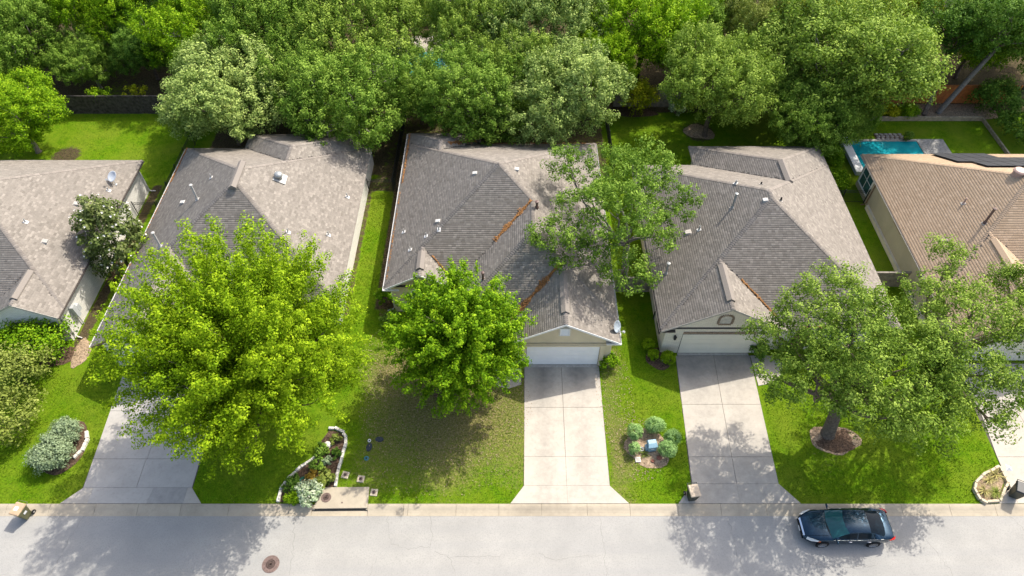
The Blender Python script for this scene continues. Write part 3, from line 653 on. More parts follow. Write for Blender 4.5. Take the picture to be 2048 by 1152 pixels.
# eave returns at both ends of the garage gable
for x0, x1 in ((5.98, 6.78),): 
    MB().prism([(x0, 25.29), (x0, 25.02), (x1, 25.02), (x1, 25.29)], 2.55, 2.64).build('eave_return', 'gutter', rC)
    MB().box(x0, x1+0.14, 24.92, 25.015, EZ-0.14, EZ-0.03).build('gutter', 'gutter', rC)
MB().box(-8.72, -7.6, 29.34, 29.44, EZ-0.14, EZ-0.03).build('gutter', 'gutter', rC)
window(hC, 'y', 29.745, -6.9, -5.5, 0.85, 2.35, 2, 2)
MB().add([(-7.05, 29.70, 2.42), (-5.35, 29.70, 2.42), (-5.35, 29.70, 2.55), (-6.2, 29.70, 2.72), (-7.05, 29.70, 2.55), (-7.05, 29.742, 2.42), (-5.35, 29.742, 2.42), (-5.35, 29.742, 2.55), (-6.2, 29.742, 2.72), (-7.05, 29.742, 2.55)], [(0, 1, 2, 3, 4), (0, 5, 6, 1), (1, 6, 7, 2), (2, 7, 8, 3), (3, 8, 9, 4), (4, 9, 5, 0)]).build('window_arch', 'surround', hC)
MB().box(-2.9, -1.9, 27.0, 27.045, 0.03, 2.1).build('front_door', 'fascia_brown', hC)
window(hC, 'x', 6.4, 30.0, 31.2, 0.9, 2.2, 2, 2); window(hC, 'x', 6.4, 38.0, 39.4, 0.9, 2.2, 2, 2)
downspout(hC, 6.47, 26.1, 1, 0, 'stucco', 0.4); downspout(hC, -8.27, 29.9, -1, -0.3, 'gutter', 0.5)
MB().box(6.405, 6.56, 27.3, 27.7, 1.3, 2.0).build('meter_box', 'vent_white', hC)
ridge_vent(rC, 3.3, 25.9, 29.1, 4.76, 'cap_grey'); ridge_vent(rC, -6.1, 30.0, 31.6, 4.2, 'cap_grey')
for x, y in ((-2.6, 37.3), (0.3, 37.4), (-5.1, 33.9)): box_vent(rC, blC, x, y)
for x, y, h in ((-5.9, 32.9, .35), (-5.0, 33.1, .35), (-7.0, 32.2, .3), (-7.7, 34.3, .3)): pipe_vent(rC, blC, x, y, h, 0.04, 'vent_white', False)
pipe_vent(rC, blC, 1.7, 34.3, 0.55, 0.09, 'vent_brown'); pipe_vent(rC, blC, -1.9, 29.3, 0.6, 0.07, 'vent_brown')
# ---- pale house behind the lime tree
blB = [Block(-26.45, -11.45, 28.1, 44.35, 'WESN'), Block(-21.7, -11.45, 37.6, 46.2, 'WEN'), Block(-26.45, -19.5, 24.7, 33.0, 'WE')]
hB, rB, wB = house('brick_house', 'white brick house under a grey hip roof, half hidden behind the lime tree', [(-26.45, 24.7), (-19.5, 24.7), (-19.5, 28.1), (-11.45, 28.1), (-11.45, 46.2), (-21.7, 46.2), (-21.7, 44.35), (-26.45, 44.35)],
    {0: (-22.975, 3.475)}, blB, 'br_white', 'sh_grey', 'cap_grey', 'fascia_brown', 12, gov=0.45, gutter='gutter', gut_edges=(7,))
garage_door(hB, -25.3, -20.6, 25.148, 'door_white', raised=8)
ridge_vent(rB, -18.95, 34.9, 37.6, 7.0, 'cap_grey')
box_vent(rB, blB, -13.9, 32.0); box_vent(rB, blB, -23.6, 36.2, s=.3)
for x, y, h in ((-22.1, 35.6, 1.3), (-23.9, 32.0, 1.3)): pipe_vent(rB, blB, x, y, h, 0.075)
for x, y in ((-15.2, 32.7), (-12.9, 33.7), (-12.3, 38.0), (-21.6, 37.6)): pipe_vent(rB, blB, x, y, 0.35, 0.05, 'vent_white', False)
zt = roof_z(blB, -16.6, 37.3); MB().box(-17.0, -16.1, 36.9, 37.8, -0.02, 0.02).xform(Matrix.Translation((-16.55, 37.35, zt+.03)) @ slope_n(blB, -16.6, 37.3).to_track_quat('Z', 'Y').to_matrix().to_4x4() @ Matrix.Translation((16.55, -37.35, 0))).build('flashing', 'vent_white', rB)
MB().lathe([(0.20, -0.2), (0.20, 0.28), (0.31, 0.30), (0.31, 0.38), (0.25, 0.49), (0.10, 0.55), (0.01, 0.56)], 18, (-16.6, 37.3, zt)).build('dome_vent', 'galv', rB, smooth=True)
window(hB, 'y', 28.5, -17.5, -15.7, 0.8, 2.3, 3, 2); MB().box(-19.0, -18.0, 28.44, 28.497, 0.03, 2.15).build('front_door', 'fascia_brown', hB)
def sconce(root, x, y, z):
    s = MB().box(x-.05, x+.05, y-.03, y-.002, z-.16, z+.16).build('wall_lantern', 'iron', root)
    MB().lathe([(.02, .18), (.09, .12), (.11, .10), (.09, -.12), (.05, -.16), (.01, -.2)], 8, (x, y-.14, z)).build('lantern_body', 'iron', s)
    MB().tube([(x, y-.02, z+.1), (x, y-.08, z+.22), (x, y-.14, z+.19)], .012, 5).build('lantern_arm', 'iron', s)
sconce(hB, -25.75, 25.148, 1.9)
# ---- white brick house at the left edge
blA = [Block(-44.5, -29.5, 27.8, 42.85, 'WESN'), Block(-34.3, -29.5, 27.0, 32.0, 'WE')]
hA, rA, wA = house('brick_house', 'white brick house at the left edge with grey roof and satellite dish', [(-34.3, 27.0), (-29.5, 27.0), (-29.5, 42.85), (-44.5, 42.85), (-44.5, 27.8), (-34.3, 27.8)],
    {0: (-31.9, 2.4)}, blA, 'br_white', 'sh_grey', 'cap_grey', 'fascia_grey', 13, gov=0.2, gutter='gutter_dark', gut_edges=(1,))
ridge_vent(rA, -31.9, 27.5, 29.9, 4.145, 'cap_grey')
for x, y in ((-31.6, 36.5), (-32.0, 32.5)): box_vent(rA, blA, x, y, 'fascia_grey', .34)
for x, y in ((-33.4, 33.6), (-30.4, 38.7)): pipe_vent(rA, blA, x, y, .3, .05, 'vent_white', False)
downspout(hA, -29.83, 27.5, 1, -0.25, 'gutter', 0.45); downspout(hA, -29.83, 42.2, 1, 0.25, 'gutter', 0.45)
mbx = MB().box(-29.895, -29.6, 28.5, 28.85, 0.9, 1.9).build('meter_box', 'grey_metal', hA); MB().box(-29.895, -29.68, 28.95, 29.25, 1.0, 1.55).build('meter_box', 'grey_metal', hA)
MB().tube([(-29.8, 28.67, 0.9), (-29.8, 28.67, 0.0)], .04, 6).build('conduit', 'grey_metal', hA)
# ---- cream brick house
blD = [Block(9.55, 25.0, 26.1, 42.25, 'WESN'), Block(14.4, 25.0, 36.0, 44.6, 'WEN'), Block(9.55, 17.65, 25.95, 31.5, 'WE')]
hD, rD, wD = house('cream_brick_house', 'cream brick house with grey hip roof and arched gable vent over garage', [(9.55, 25.95), (17.65, 25.95), (17.65, 26.1), (25.0, 26.1), (25.0, 44.6), (14.4, 44.6), (14.4, 42.25), (9.55, 42.25)],
    {0: (13.6, 4.05)}, blD, 'br_cream', 'sh_grey', 'cap_grey', 'fascia_grey', 14, gov=0.26, gutter='gutter_dark', gut_edges=(7,))
yD = 26.21
garage_door(hD, 11.10, 15.86, yD-0.002, 'door_cream', raised=0)
MB().box(11.1, 15.86, yD-0.24, yD-0.06, -0.09, 0.036).build('threshold', 'fascia_grey', hD)
bm = MB().box(-0.03, 0.03, -0.05, 0.0, -0.105, 0.105).mesh('brick'); bm.materials.append(M['brick_dark'])
for i in range(62): link('brick', bm, hD, loc=(11.14+i*0.0762, yD-0.004, 2.26), scale=(1, random.uniform(0.7, 1.2), 1))
# arched vent with brick surround
av = MB(); ap = [(13.18, 3.30), (13.88, 3.30), (13.88, 3.78)]+[(13.53+0.35*math.cos(a), 3.78+0.26*math.sin(a)) for a in [math.pi*k/10 for k in range(1, 10)]]+[(13.18, 3.78)]
n_ = len(ap); av.add([(x, yD-0.045, z) for x, z in ap]+[(x, yD-0.006, z) for x, z in ap], [tuple(range(n_))]+[((k+1) % n_, k, n_+k, n_+(k+1) % n_) for k in range(n_)])
avo = av.build('arched_vent', 'soffit', hD)
sb = MB().box(-0.03, 0.03, -0.07, 0.0, 0.0, 0.14).mesh('surround_brick'); sb.materials.append(M['brick_dark'])
for k in range(9): link('surround_brick', sb, avo, loc=(13.16+k*0.0925, yD-0.006, 3.14))
for k in range(6):
    link('surround_brick', sb, avo, loc=(13.16, yD-0.006, 3.30+k*0.085), rot=(0, R(-90), 0)); link('surround_brick', sb, avo, loc=(13.90, yD-0.006, 3.36+k*0.085-0.06), rot=(0, R(90), 0))
for k in range(11):
    a = math.pi*(k+0.5)/11; link('surround_brick', sb, avo, loc=(13.53+0.37*math.cos(a), yD-0.006, 3.79+0.28*math.sin(a)), rot=(0, math.pi/2-a, 0))
for k in range(6): MB().box(13.22, 13.84, yD-0.058, yD-0.046, 3.34+k*0.085, 3.39+k*0.085).build('louvre_slat', 'soffit', avo)
sconce(hD, 10.62, yD, 1.85)
MB().prism([(9.6, 26.19), (9.6, 25.98), (10.5, 25.98), (10.5, 26.19)], 2.55, 2.63).build('eave_return', 'gutter_dark', rD)
window(hD, 'x', 9.95, 27.2, 28.3, 0.7, 2.2, 1, 2, 'gutter_dark', out=-1); window(hD, 'x', 9.95, 34.5, 35.7, 0.9, 2.2, 2, 2, 'white', out=-1)
MB().tube([(9.86, 29.0, 1.7), (9.86, 29.0, 0.1)], .05, 6).build('conduit', 'iron', hD); MB().box(9.72, 9.945, 28.8, 29.2, 1.2, 1.75).build('meter_box', 'fascia_grey', hD)
MB().box(18.6, 19.6, 26.44, 26.497, 0.03, 2.1).build('front_door', 'fascia_brown', hD); window(hD, 'y', 26.5, 20.6, 22.8, 0.7, 2.3, 3, 2)
downspout(hD, 9.88, 42.0, -1, 0, 'white', 0.4)
ridge_vent(rD, 13.6, 26.6, 29.6, EZ+PITCH*4.05, 'cap_grey'); ridge_vent(rD, 19.7, 36.9, 39.2, EZ+PITCH*5.3, 'cap_grey')
pipe_vent(rD, blD, 15.0, 34.1, 1.25, 0.075, 'galv'); box_vent(rD, blD, 16.9, 33.7, s=.30); box_vent(rD, blD, 12.2, 33.3, 'fascia_grey', s=.38); pipe_vent(rD, blD, 12.85, 33.2, .4, .06, 'vent_white', False)
pipe_vent(rD, blD, 10.4, 30.4, 1.0, 0.08, 'galv'); pipe_vent(rD, blD, 15.6, 36.2, .3, .07, 'vent_white', False); pipe_vent(rD, blD, 18.0, 33.9, .25, .06, 'vent_dark', False); pipe_vent(rD, blD, 17.3, 36.0, .2, .05, 'vent_dark', False)
# ---- tan roofed house with solar panels at the right edge
blE = [Block(28.2, 43.5, 28.5, 43.6, 'WESN'), Block(28.2, 36.4, 25.2, 33.5, 'WE')]
hE, rE, wE = house('tan_house', 'tan stucco house at the right edge with tan shingle roof and solar panels', [(28.2, 25.2), (36.4, 25.2), (36.4, 28.5), (43.5, 28.5), (43.5, 43.6), (28.2, 43.6)],
    {0: (32.3, 4.1)}, blE, 'stucco_tan', 'sh_tan', 'cap_tan', 'fascia_brown', 15, gov=0.4, gutter='fascia_grey', gut_edges=(5,), exposure=0.17, tabw=(0.27, 0.34), lift=(0.012, 0.016))
garage_door(hE, 29.6, 34.5, 25.598, 'door_cream', raised=8)
ridge_vent(rE, 32.3, 26.6, 31.9, EZ+PITCH*4.1, 'cap_tan')
window(hE, 'x', 28.6, 41.0, 43.0, 0.5, 2.5, 2, 2, 'white', out=-1, wd=.12)
MB().box(28.42, 28.597, 25.7, 40.3, -0.1, 0.35).build('plinth', 'surround', hE); MB().box(28.50, 28.597, 35.2, 36.6, 2.1, 2.4).build('attic_vent', 'fascia_brown', hE)
downspout(hE, 28.52, 40.6, -1, 0.1, 'fascia_brown', 0.35)
zt = roof_z(blE, 35.2, 36.6); MB().lathe([(0.36, -0.2), (0.36, 0.2), (0.42, 0.22), (0.42, 0.30), (0.33, 0.38), (0.01, 0.40)], 18, (35.2, 36.6, zt)).build('dome_vent', 'vent_pink', rE)
pipe_vent(rE, blE, 32.3, 33.4, 1.3, 0.08, 'vent_brown'); pipe_vent(rE, blE, 31.9, 35.6, .5, .06, 'vent_pink', False); box_vent(rE, blE, 30.0, 33.0, 'vent_brown', .34); box_vent(rE, blE, 37.6, 38.0, 'vent_brown', .6)
# solar array on the rear slope
sun_ = empty('solar_array', (0, 0, 0), 'dark solar panel array on the rear slope of the tan roof', 'solar panels')
nN = Vector((0, PITCH, 1)).normalized(); yax = Vector((0, 1, -PITCH)).normalized()
pm = MB().box(-0.52, 0.52, -0.875, 0.875, 0, 0.04).mesh('panel'); pm.materials.append(M['vent_dark'])
gm = MB().box(-0.50, 0.50, -0.855, 0.855, 0.0405, 0.044).mesh('cell_glass'); gm.materials.append(M['solar'])
rot = Matrix((Vector((1, 0, 0)), yax, nN)).transposed().to_euler()
for row, (x0, n) in enumerate(((33.5, 4), (33.5, 6), (34.55, 7))):
    for k in range(n):
        d = 1.1+row*1.56; x = x0+0.53+k*1.06; y = 43.6-d
        p = link('panel', pm, sun_, loc=Vector((x, y, EZ+PITCH*d))+nN*0.10, rot=rot); link('cell_glass', gm, p)
# ---- two houses beyond the back fences
blG = [Block(38.0, 52.0, 66.9, 80.0, 'WESN')]
hG, rG, wG = house('rear_house', 'grey roofed house beyond the orange fence at the top edge', [(38.0, 66.9), (52.0, 66.9), (52.0, 80.0), (38.0, 80.0)], {}, blG, 'stucco_tan', 'sh_grey', 'cap_grey', 'gutter_dark', 16)
window(hG, 'y', 67.3, 40.0, 41.6, .8, 2.2); window(hG, 'y', 67.3, 44.0, 46.0, .8, 2.2)
blH = [Block(-13.0, 2.0, 69.5, 82.0, 'WESN')]
hH, rH, wH = house('rear_house', 'pale house seen through the treetops at the top edge', [(-13.0, 69.5), (2.0, 69.5), (2.0, 82.0), (-13.0, 82.0)], {}, blH, 'br_white', 'sh_grey', 'cap_grey', 'white', 17)
window(hH, 'y', 69.9, -8.0, -6.0, .8, 2.2); window(hH, 'y', 69.9, -4.0, -2.0, .8, 2.2)
# satellite dishes
def dish(loc, ydir, mat, label, rx=0.36, rz=0.42, arm=(0.0, 0.0, -0.5)):
    root = empty('satellite_dish', loc, label, 'satellite dish')
    n = Vector(ydir).normalized(); mt = n.to_track_quat('Z', 'Y').to_matrix().to_4x4()
    MB().lathe([(0.02, 0.0), (0.2, 0.012), (0.33, 0.05), (0.41, 0.085), (0.40, 0.095), (0.32, 0.06), (0.19, 0.02), (0.01, 0.008)], 24).xform(mt @ Matrix.Diagonal((0.9, 1.05, 1, 1))).build('reflector', mat, root, smooth=True)
    MB().tube([mt @ Vector((0, -0.38, 0.06)), mt @ Vector((0, -0.36, 0.42))], .014, 5).build('feed_arm', 'grey_metal', root)
    MB().box(-.06, .06, -.42, -.30, .40, .52).xform(mt).build('receiver', 'grey_metal', root)
    MB().tube([(0, 0, 0), tuple(-n*0.12), (arm[0], arm[1], arm[2]*0.6), arm], .022, 6).build('mast', 'grey_metal', root)
    q = MB().box(-.1, .1, -.1, .1, -.01, .01); q.v = [(x+arm[0], y+arm[1], z+arm[2]) for x, y, z in q.v]; q.build('foot', 'grey_metal', root)
zA = roof_z(blA, -30.2, 39.6)
dish((-30.25, 39.7, zA+0.62), (-0.2, -0.55, 0.8), 'dish', 'pale blue satellite dish on the grey roof at the left edge', arm=(0.05, -0.2, -0.60))
dish((6.62, 26.0, EZ+0.42), (0.75, -0.55, 0.45), 'dish_speckled', 'speckled satellite dish on the eave beside the white garage door', arm=(0.25, -0.2, -0.55))
# leaf litter lying in valleys and gutters
LIT = ([], [])
def litter(name, label, segs, mat='litter', seed=3):
    rr = np.random.default_rng(seed); P = []; Nn = []
    for bl, a, b, w, n, lift in segs:
        u = rr.random(n); o = rr.normal(0, w/2, n)*(0.6+0.4*np.sin(u*17+seed)); d = np.array([b[0]-a[0], b[1]-a[1]]); L = np.hypot(*d); nn = np.array([-d[1], d[0]])/L
        x = a[0]+d[0]*u+nn[0]*o; y = a[1]+d[1]*u+nn[1]*o
        for xx, yy, oo in zip(x, y, o):
            try: z = roof_z(bl, xx, yy) if bl else 0.0
            except ValueError: continue
            P.append((xx, yy, z+lift+max(0, 0.06*(1-abs(oo)/w))*rr.random()))
    P = np.array(P); n = len(P); th = rr.random(n)*6.28; s = rr.uniform(0.035, 0.09, n); tl = rr.normal(0, 0.02, (n, 4))
    V = np.empty((n, 4, 3))
    for k, (cx_, cy_) in enumerate(((1, 0), (0, .55), (-1, 0), (0, -.55))):
        V[:, k, 0] = P[:, 0]+s*(cx_*np.cos(th)-cy_*np.sin(th)); V[:, k, 1] = P[:, 1]+s*(cx_*np.sin(th)+cy_*np.cos(th)); V[:, k, 2] = P[:, 2]+tl[:, k]
    o = link(name, mesh_np(name, V.reshape(-1, 3), np.arange(4*n).reshape(n, 4)), None, mat); return tag(o, label, 'leaf litter', kind='stuff')
litter('leaf_litter', 'orange leaf litter in the roof valleys and gutter of the stucco house', [(blC, (1.35, 34.9), (-1.2, 32.4), .20, 900, .025), (blC, (-0.3, 26.5), (3.2, 30.05), .22, 1700, .03), (blC, (-3.8, 29.8), (-5.4, 31.5), .07, 120, .02),
    (blC, (-2.9, 45.0), (-5.0, 43.3), .25, 420, .025), (blC, (-2.6, 44.8), (6.0, 44.8), .12, 400, .025), (blC, (-8.45, 40), (-8.45, 46.2), .11, 450, .02), (blC, (-8.52, 30), (-8.52, 39), .05, 120, .02)])
litter('leaf_litter', 'orange leaf litter beside the gable of the cream brick house', [(blD, (17.0, 26.8), (14.9, 28.9), .09, 230, .025), (blD, (18.5, 26.2), (20.6, 26.2), .07, 120, .02)], seed=5)
litter('leaf_litter', 'brown needles along the left gutter of the house behind the lime tree', [(blB, (-26.35, 40), (-26.35, 44.3), .08, 380, .02), (blB, (-26.4, 30), (-26.4, 40), .03, 100, .02)], seed=6)
# ------------------------------------------------------------------ fences
def board_fence(name, label, x0, x1, y, h, mat, pw=0.14):
    root = empty(name, (0, 0, 0), label, 'fence')
    ms = []
    for k in range(5):
        hh = h+random.uniform(-.03, .03); m_ = MB().prism([(-pw/2+.004, -.009), (pw/2-.004, -.009), (pw/2-.004, .009), (-pw/2+.004, .009)], 0, hh).mesh('picket'); m_.materials.append(M[mat]); ms.append(m_)
    x = x0
    while x < x1: link('picket', random.choice(ms), root, loc=(x, y+random.uniform(-.006, .006), 0.02), rot=(random.uniform(-.01, .01), random.uniform(-.008, .008), 0)); x += pw
    for z in (0.4, h*0.55, h-0.3): MB().box(x0-.1, x1, y+0.02, y+0.06, z, z+.09).build('rail', mat, root)
    MB().box(x0-.1, x1, y-0.05, y+0.09, h+0.045, h+0.085).build('cap_rail', mat, root)
    x = x0
    while x < x1+1: MB().box(x-.05, x+.05, y+0.061, y+0.16, 0, h-.02).build('post', mat, root); x += 2.4
board_fence('board_fence', 'dark weathered board fence behind the bright left back lawn', -45.5, -30.5, 52.9, 1.85, 'wood_dark')
board_fence('board_fence', 'grey weathered board fence behind the yellow-green bush', 9.5, 21.0, 54.0, 1.8, 'wood_grey')
board_fence('board_fence', 'orange stained board fence behind the swimming pool', 35.0, 46.5, 54.55, 1.85, 'wood_orange')
pk = MB().box(-.009, .009, -.009, .009, 0, 1.32).mesh('picket'); pk.materials.append(M['iron'])
def iron_fence(label, p0, p1, name='iron_fence'):
    root = empty(name, (0, 0, 0), label, 'fence'); a, b = Vector((*p0, 0)), Vector((*p1, 0)); L = (b-a).length; d = (b-a)/L; n = max(2, int(L/0.115))
    for k in range(n+1): link('picket', pk, root, loc=a+d*(k*L/n)+Vector((0, 0, .06)))
    for z in (0.14, 1.15, 1.3): MB().tube([a+Vector((0, 0, z)), b+Vector((0, 0, z))], .017, 4).build('rail', 'iron', root)
    k = max(1, round(L/2.2))
    for i in range(k+1): p = a+d*(i*L/k); MB().box(p.x-.03, p.x+.03, p.y-.03, p.y+.03, 0, 1.45).build('post', 'iron', root)
iron_fence('black iron fence and gate beside the left-edge house', (-29.8, 39.5), (-26.2, 39.5), 'iron_gate')
iron_fence('long black iron fence beside the bright left back lawn', (-27.9, 39.6), (-27.9, 52.7))
iron_fence('black iron gate in the passage left of the stucco house', (-11.75, 42.2), (-9.5, 42.2), 'iron_gate')
iron_fence('black iron fence running back from the passage left of the stucco house', (-9.75, 42.3), (-9.75, 53.0))
iron_fence('black iron fence along the dappled back lawn of the cream brick house', (8.5, 44.0), (8.5, 53.0))
iron_fence('black iron gate between the cream brick house and the tan house', (24.7, 40.9), (28.5, 40.9), 'iron_gate')
board_fence('side_gate', 'low grey board gate between the stucco and cream brick houses', 6.6, 9.9, 31.5, 1.5, 'wood_grey')
board_fence('side_gate', 'grey board gate between the cream brick and tan houses', 24.8, 28.4, 32.0, 1.5, 'wood_grey')
# ------------------------------------------------------------------ pool and back garden of the tan house
pool = empty('swimming_pool', (0, 0, 0), 'teal swimming pool behind the tan roofed house', 'pool')
MB().prism([(29.5, 44.9), (35.8, 44.9), (35.8, 48.78), (29.5, 48.78)], 0.0, 0.045).build('water', 'water', pool)
for a in ((29.3, 36.0, 48.78, 49.06), (35.8, 36.0, 44.9, 48.78)): MB().box(*a, -.05, .10).build('coping', 'flag', pool, bevel=.02)
MB().box(28.95, 29.5, 44.3, 49.4, -.05, .42).build('raised_wall', 'pool_tile', pool); MB().box(28.85, 29.55, 44.2, 49.5, .421, .48).build('wall_coping', 'white', pool, bevel=.02)
deck = MB().box(36.003, 38.25, 46.3, 49.1, -.1, .06).build('pool_deck', 'flag'); tag(deck, kind='structure')
pv = MB().box(32.4, 34.9, 49.07, 49.98, -.05, .012).build('stone_path', 'mulch'); tag(pv, kind='structure')
rr = random.Random(4)
for i in range(6):
    for j in range(3):
        cx, cy = 32.62+i*0.41+(.08 if j % 2 else 0), 49.24+j*0.29
        MB().prism(blob(cx, cy, .185, .125, 7, i*7+j, .1), .012, .05+rr.uniform(0, .01)).build('paving_stone', 'flag', pv)
tb = empty('timber_edging', (0, 0, 0), 'pale timber edging around the back lawn by the pool', 'edging')
x = 32.2
while x < 42.8: MB().box(x+.01, min(x+2.4, 42.9)-.01, 51.8, 51.95, 0, .32).build('timber', 'timber', tb, bevel=.015); MB().box(x+.4, min(x+2.8, 42.9)-.01, 51.81, 51.94, .322, .44).build('timber', 'timber', tb, bevel=.015); x += 2.4
y = 46.0
while y < 51.7: MB().box(42.91, 43.06, y+.01, min(y+2.0, 51.95)-.01, 0, .3).build('timber', 'timber', tb, bevel=.015); y += 2.0
def bed(poly, mat, name='mulch_bed', z=0.025):
    """slightly mounded bed"""
    cx = sum(p[0] for p in poly)/len(poly); cy = sum(p[1] for p in poly)/len(poly); vs = []; rings = (1.0, .75, .45, .15)
    n = len(poly)
    for r_ in rings:
        for (x, y) in poly: vs.append((cx+(x-cx)*r_, cy+(y-cy)*r_, z+(1-r_)*.08+(0.03*noise.noise((x*r_*3, y*r_*3, 1)) if r_ < 1 else -.02)))
    fs = [(i*n+k, i*n+(k+1) % n, (i+1)*n+(k+1) % n, (i+1)*n+k) for i in range(len(rings)-1) for k in range(n)]+[tuple(range((len(rings)-1)*n, len(rings)*n))]
    return tag(MB().add(vs, fs).build(name, mat), kind='structure')
bed([(36.2, 52.0), (42.85, 52.0), (44.8, 52.2), (45.0, 54.4), (36.2, 54.4)], 'mulch_pale')
# ------------------------------------------------------------------ front garden beds with stone edging
def chain(pts, step):
    P = [Vector((*p, 0)) for p in pts]; out = []; i = 0; pos = 0.0
    seg = [(P[k], P[k+1], (P[k+1]-P[k]).length) for k in range(len(P)-1)]; tot = sum(s[2] for s in seg); n = max(1, round(tot/step))
    for k in range(n):
        t_ = (k+.5)*tot/n
        for a, b, L in seg:
            if t_ <= L: q = a.lerp(b, t_/L); d = (b-a); break
            t_ -= L
        out.append((q.x, q.y, math.atan2(d.y, d.x), tot/n))
    return out
def edging(label, lines, mat, w=.17, h=.15, step=.36, name='stone_edging'):
    root = empty(name, (0, 0, 0), label, 'edging'); rr = random.Random(len(label))
    for pts in lines:
        for x, y, a, L in chain(pts, step):
            l = L*.94
            mb = MB().box(-l/2, l/2, -w/2*rr.uniform(.85, 1.1), w/2*rr.uniform(.85, 1.1), -.05, h*rr.uniform(.85, 1.1))
            mb.build('edging_stone', mat, root, bevel=.02, loc=(x+rr.uniform(-.012, .012), y+rr.uniform(-.012, .012), 0.01), rot=(rr.uniform(-.03, .03), rr.uniform(-.03, .03), a+rr.uniform(-.05, .05)))
    return root
bedB = [(-13.35, 15.8), (-13.35, 16.54), (-13.1, 17.15), (-12.5, 17.94), (-11.75, 18.51), (-11.7, 19.6), (-11.3, 20.4), (-10.63, 20.25), (-10.27, 19.85), (-10.2, 19.47), (-10.3, 18.58), (-10.38, 17.46), (-10.38, 16.7), (-10.95, 16.62), (-11.3, 15.8)]
bed(bedB, 'mulch')
edging('pale stone edging around the long garden bed beside the storm drain', [[(-11.75, 18.6), (-12.56, 17.94), (-13.2, 17.15), (-13.42, 16.54), (-13.46, 15.78)], [(-11.35, 20.5), (-10.9, 20.5), (-10.5, 20.3), (-10.19, 19.91), (-10.12, 19.47), (-10.22, 18.58), (-10.31, 17.46), (-10.3, 16.72)]], 'stone')
bed([(26.95, 16.54), (27.2, 16.95), (28.0, 17.48), (28.9, 17.84), (28.92, 17.1), (28.0, 15.95), (27.1, 15.9)], 'mulch_pale')
edging('warm stone edging of the small corner bed beside the black bin', [[(28.95, 17.95), (27.99, 17.56), (27.15, 17.0), (26.86, 16.54), (26.92, 15.95), (27.1, 15.8), (28.0, 15.84), (28.98, 16.95), (28.97, 17.95)]], 'stone_warm', w=.15, h=.2)
bed(blob(-27.2, 19.2, 1.25, 1.9, 22, 3, .06), 'mulch')
edging('white stone edging beside the sage shrubs', [[(-26.25, 20.3), (-25.95, 19.7), (-25.98, 19.1), (-26.3, 18.5)]], 'stone', w=.2, h=.16, step=.3)
bed(blob(19.75, 19.75, 1.4, 1.05, 22, 4), 'mulch_pale'); bed(blob(19.85, 19.65, 1.1, .85, 20, 14), 'mulch', z=.05); bed(blob(8.2, 19.2, 1.35, 1.25, 22, 5, .1), 'mulch_pale'); bed(blob(9.85, 25.75, .95, .85, 18, 6, .08), 'mulch'); bed(blob(-29.0, 26.2, .55, 1.3, 16, 7), 'mulch_pale'); bed(blob(-4.2, 23.1, .9, .65, 16, 8), 'mulch')
bed(blob(-31.5, 26.2, 2.2, 1.2, 16, 9), 'mulch'); bed(blob(11.2, 53.2, 2.2, .8, 16, 10), 'mulch'); bed(blob(16.8, 50.2, 1.3, 1.1, 16, 11), 'mulch_pale')
# ------------------------------------------------------------------ street fittings
inl = empty('storm_drain_inlet', (0, 0, 0), 'concrete storm drain inlet with a dark slot at the kerb', 'storm drain')
o = MB().prism([(-10.92, 16.68), (-8.32, 16.70), (-8.26, 15.44), (-11.4, 15.40)], -.02, .07).build('top_slab', 'kerb', inl, bevel=.012); point_attr(o.data, 'stain', lambda x, y, z: 0.05)
MB().box(-11.3, -8.35, 15.50, 15.6, -.14, -.021).build('slot_back', 'vent_dark', inl)
for xa, xb in ((-11.44, -11.3), (-8.35, -8.26)): MB().box(xa, xb, 15.37, 15.64, -.13, -.0205).build('slot_end', 'stone_warm', inl)
MB().lathe([(.05, .071), (.05, .08), (.01, .082)], 10, (-9.75, 15.75, 0)).build('lifting_eye', 'rust', inl)
disc_cover('manhole_cover', (-10.72, 16.05, 0.071), 0.29, 'rust', 'small rusty round cover on the storm drain slab')
for i, (x, y, w) in enumerate(((-9.84, 17.46, 'nearest the garden bed edging'), (-8.89, 17.21, 'between the two others'), (-8.01, 16.38, 'beside the storm drain slab'))):
    r_ = empty('meter_box', (x, y, 0), 'square white concrete meter box with round lid, '+w, 'meter box', 'meter boxes in the middle lawn', rz=R((-12, -8, -4)[i]))
    MB().box(-.21, .21, -.21, .21, -.05, .05).build('collar', 'stone_warm', r_, bevel=.02)
    MB().lathe([(.115, .05), (.115, .062), (.09, .068), (.09, .06), (.01, .06)], 18).build('lid', 'rust', r_); MB().lathe([(.045, .06), (.045, .072), (.01, .072)], 10).build('reader', 'iron', r_)
def oval_lid(x, y, rz, label, rx=.15, ry=.25):
    r_ = empty('valve_box', (x, y, 0), label, 'valve box', rz=rz)
    MB().prism(blob(0, 0, rx+.03, ry+.03, 20, 1, 0), -.02, .03).build('rim', 'navy_pl', r_); MB().prism(blob(0, 0, rx, ry, 20, 1, 0), .03, .045).build('lid', 'navy_pl', r_, bevel=.006)
oval_lid(-8.68, 19.25, R(-8), 'upright navy blue oval valve lid in the middle lawn'); oval_lid(-8.12, 19.78, R(85), 'sideways navy blue oval valve lid in the middle lawn', .15, .23)
r_ = empty('pipe_cap', (-8.72, 19.68, 0), 'small white ring cap above the navy valve lid', 'cap'); MB().lathe([(.10, 0), (.10, .06), (.06, .06), (.06, .02)], 14).build('ring', 'white', r_); MB().lathe([(.058, .02), (.05, .025), (.01, .03)], 12).build('core', 'iron', r_)
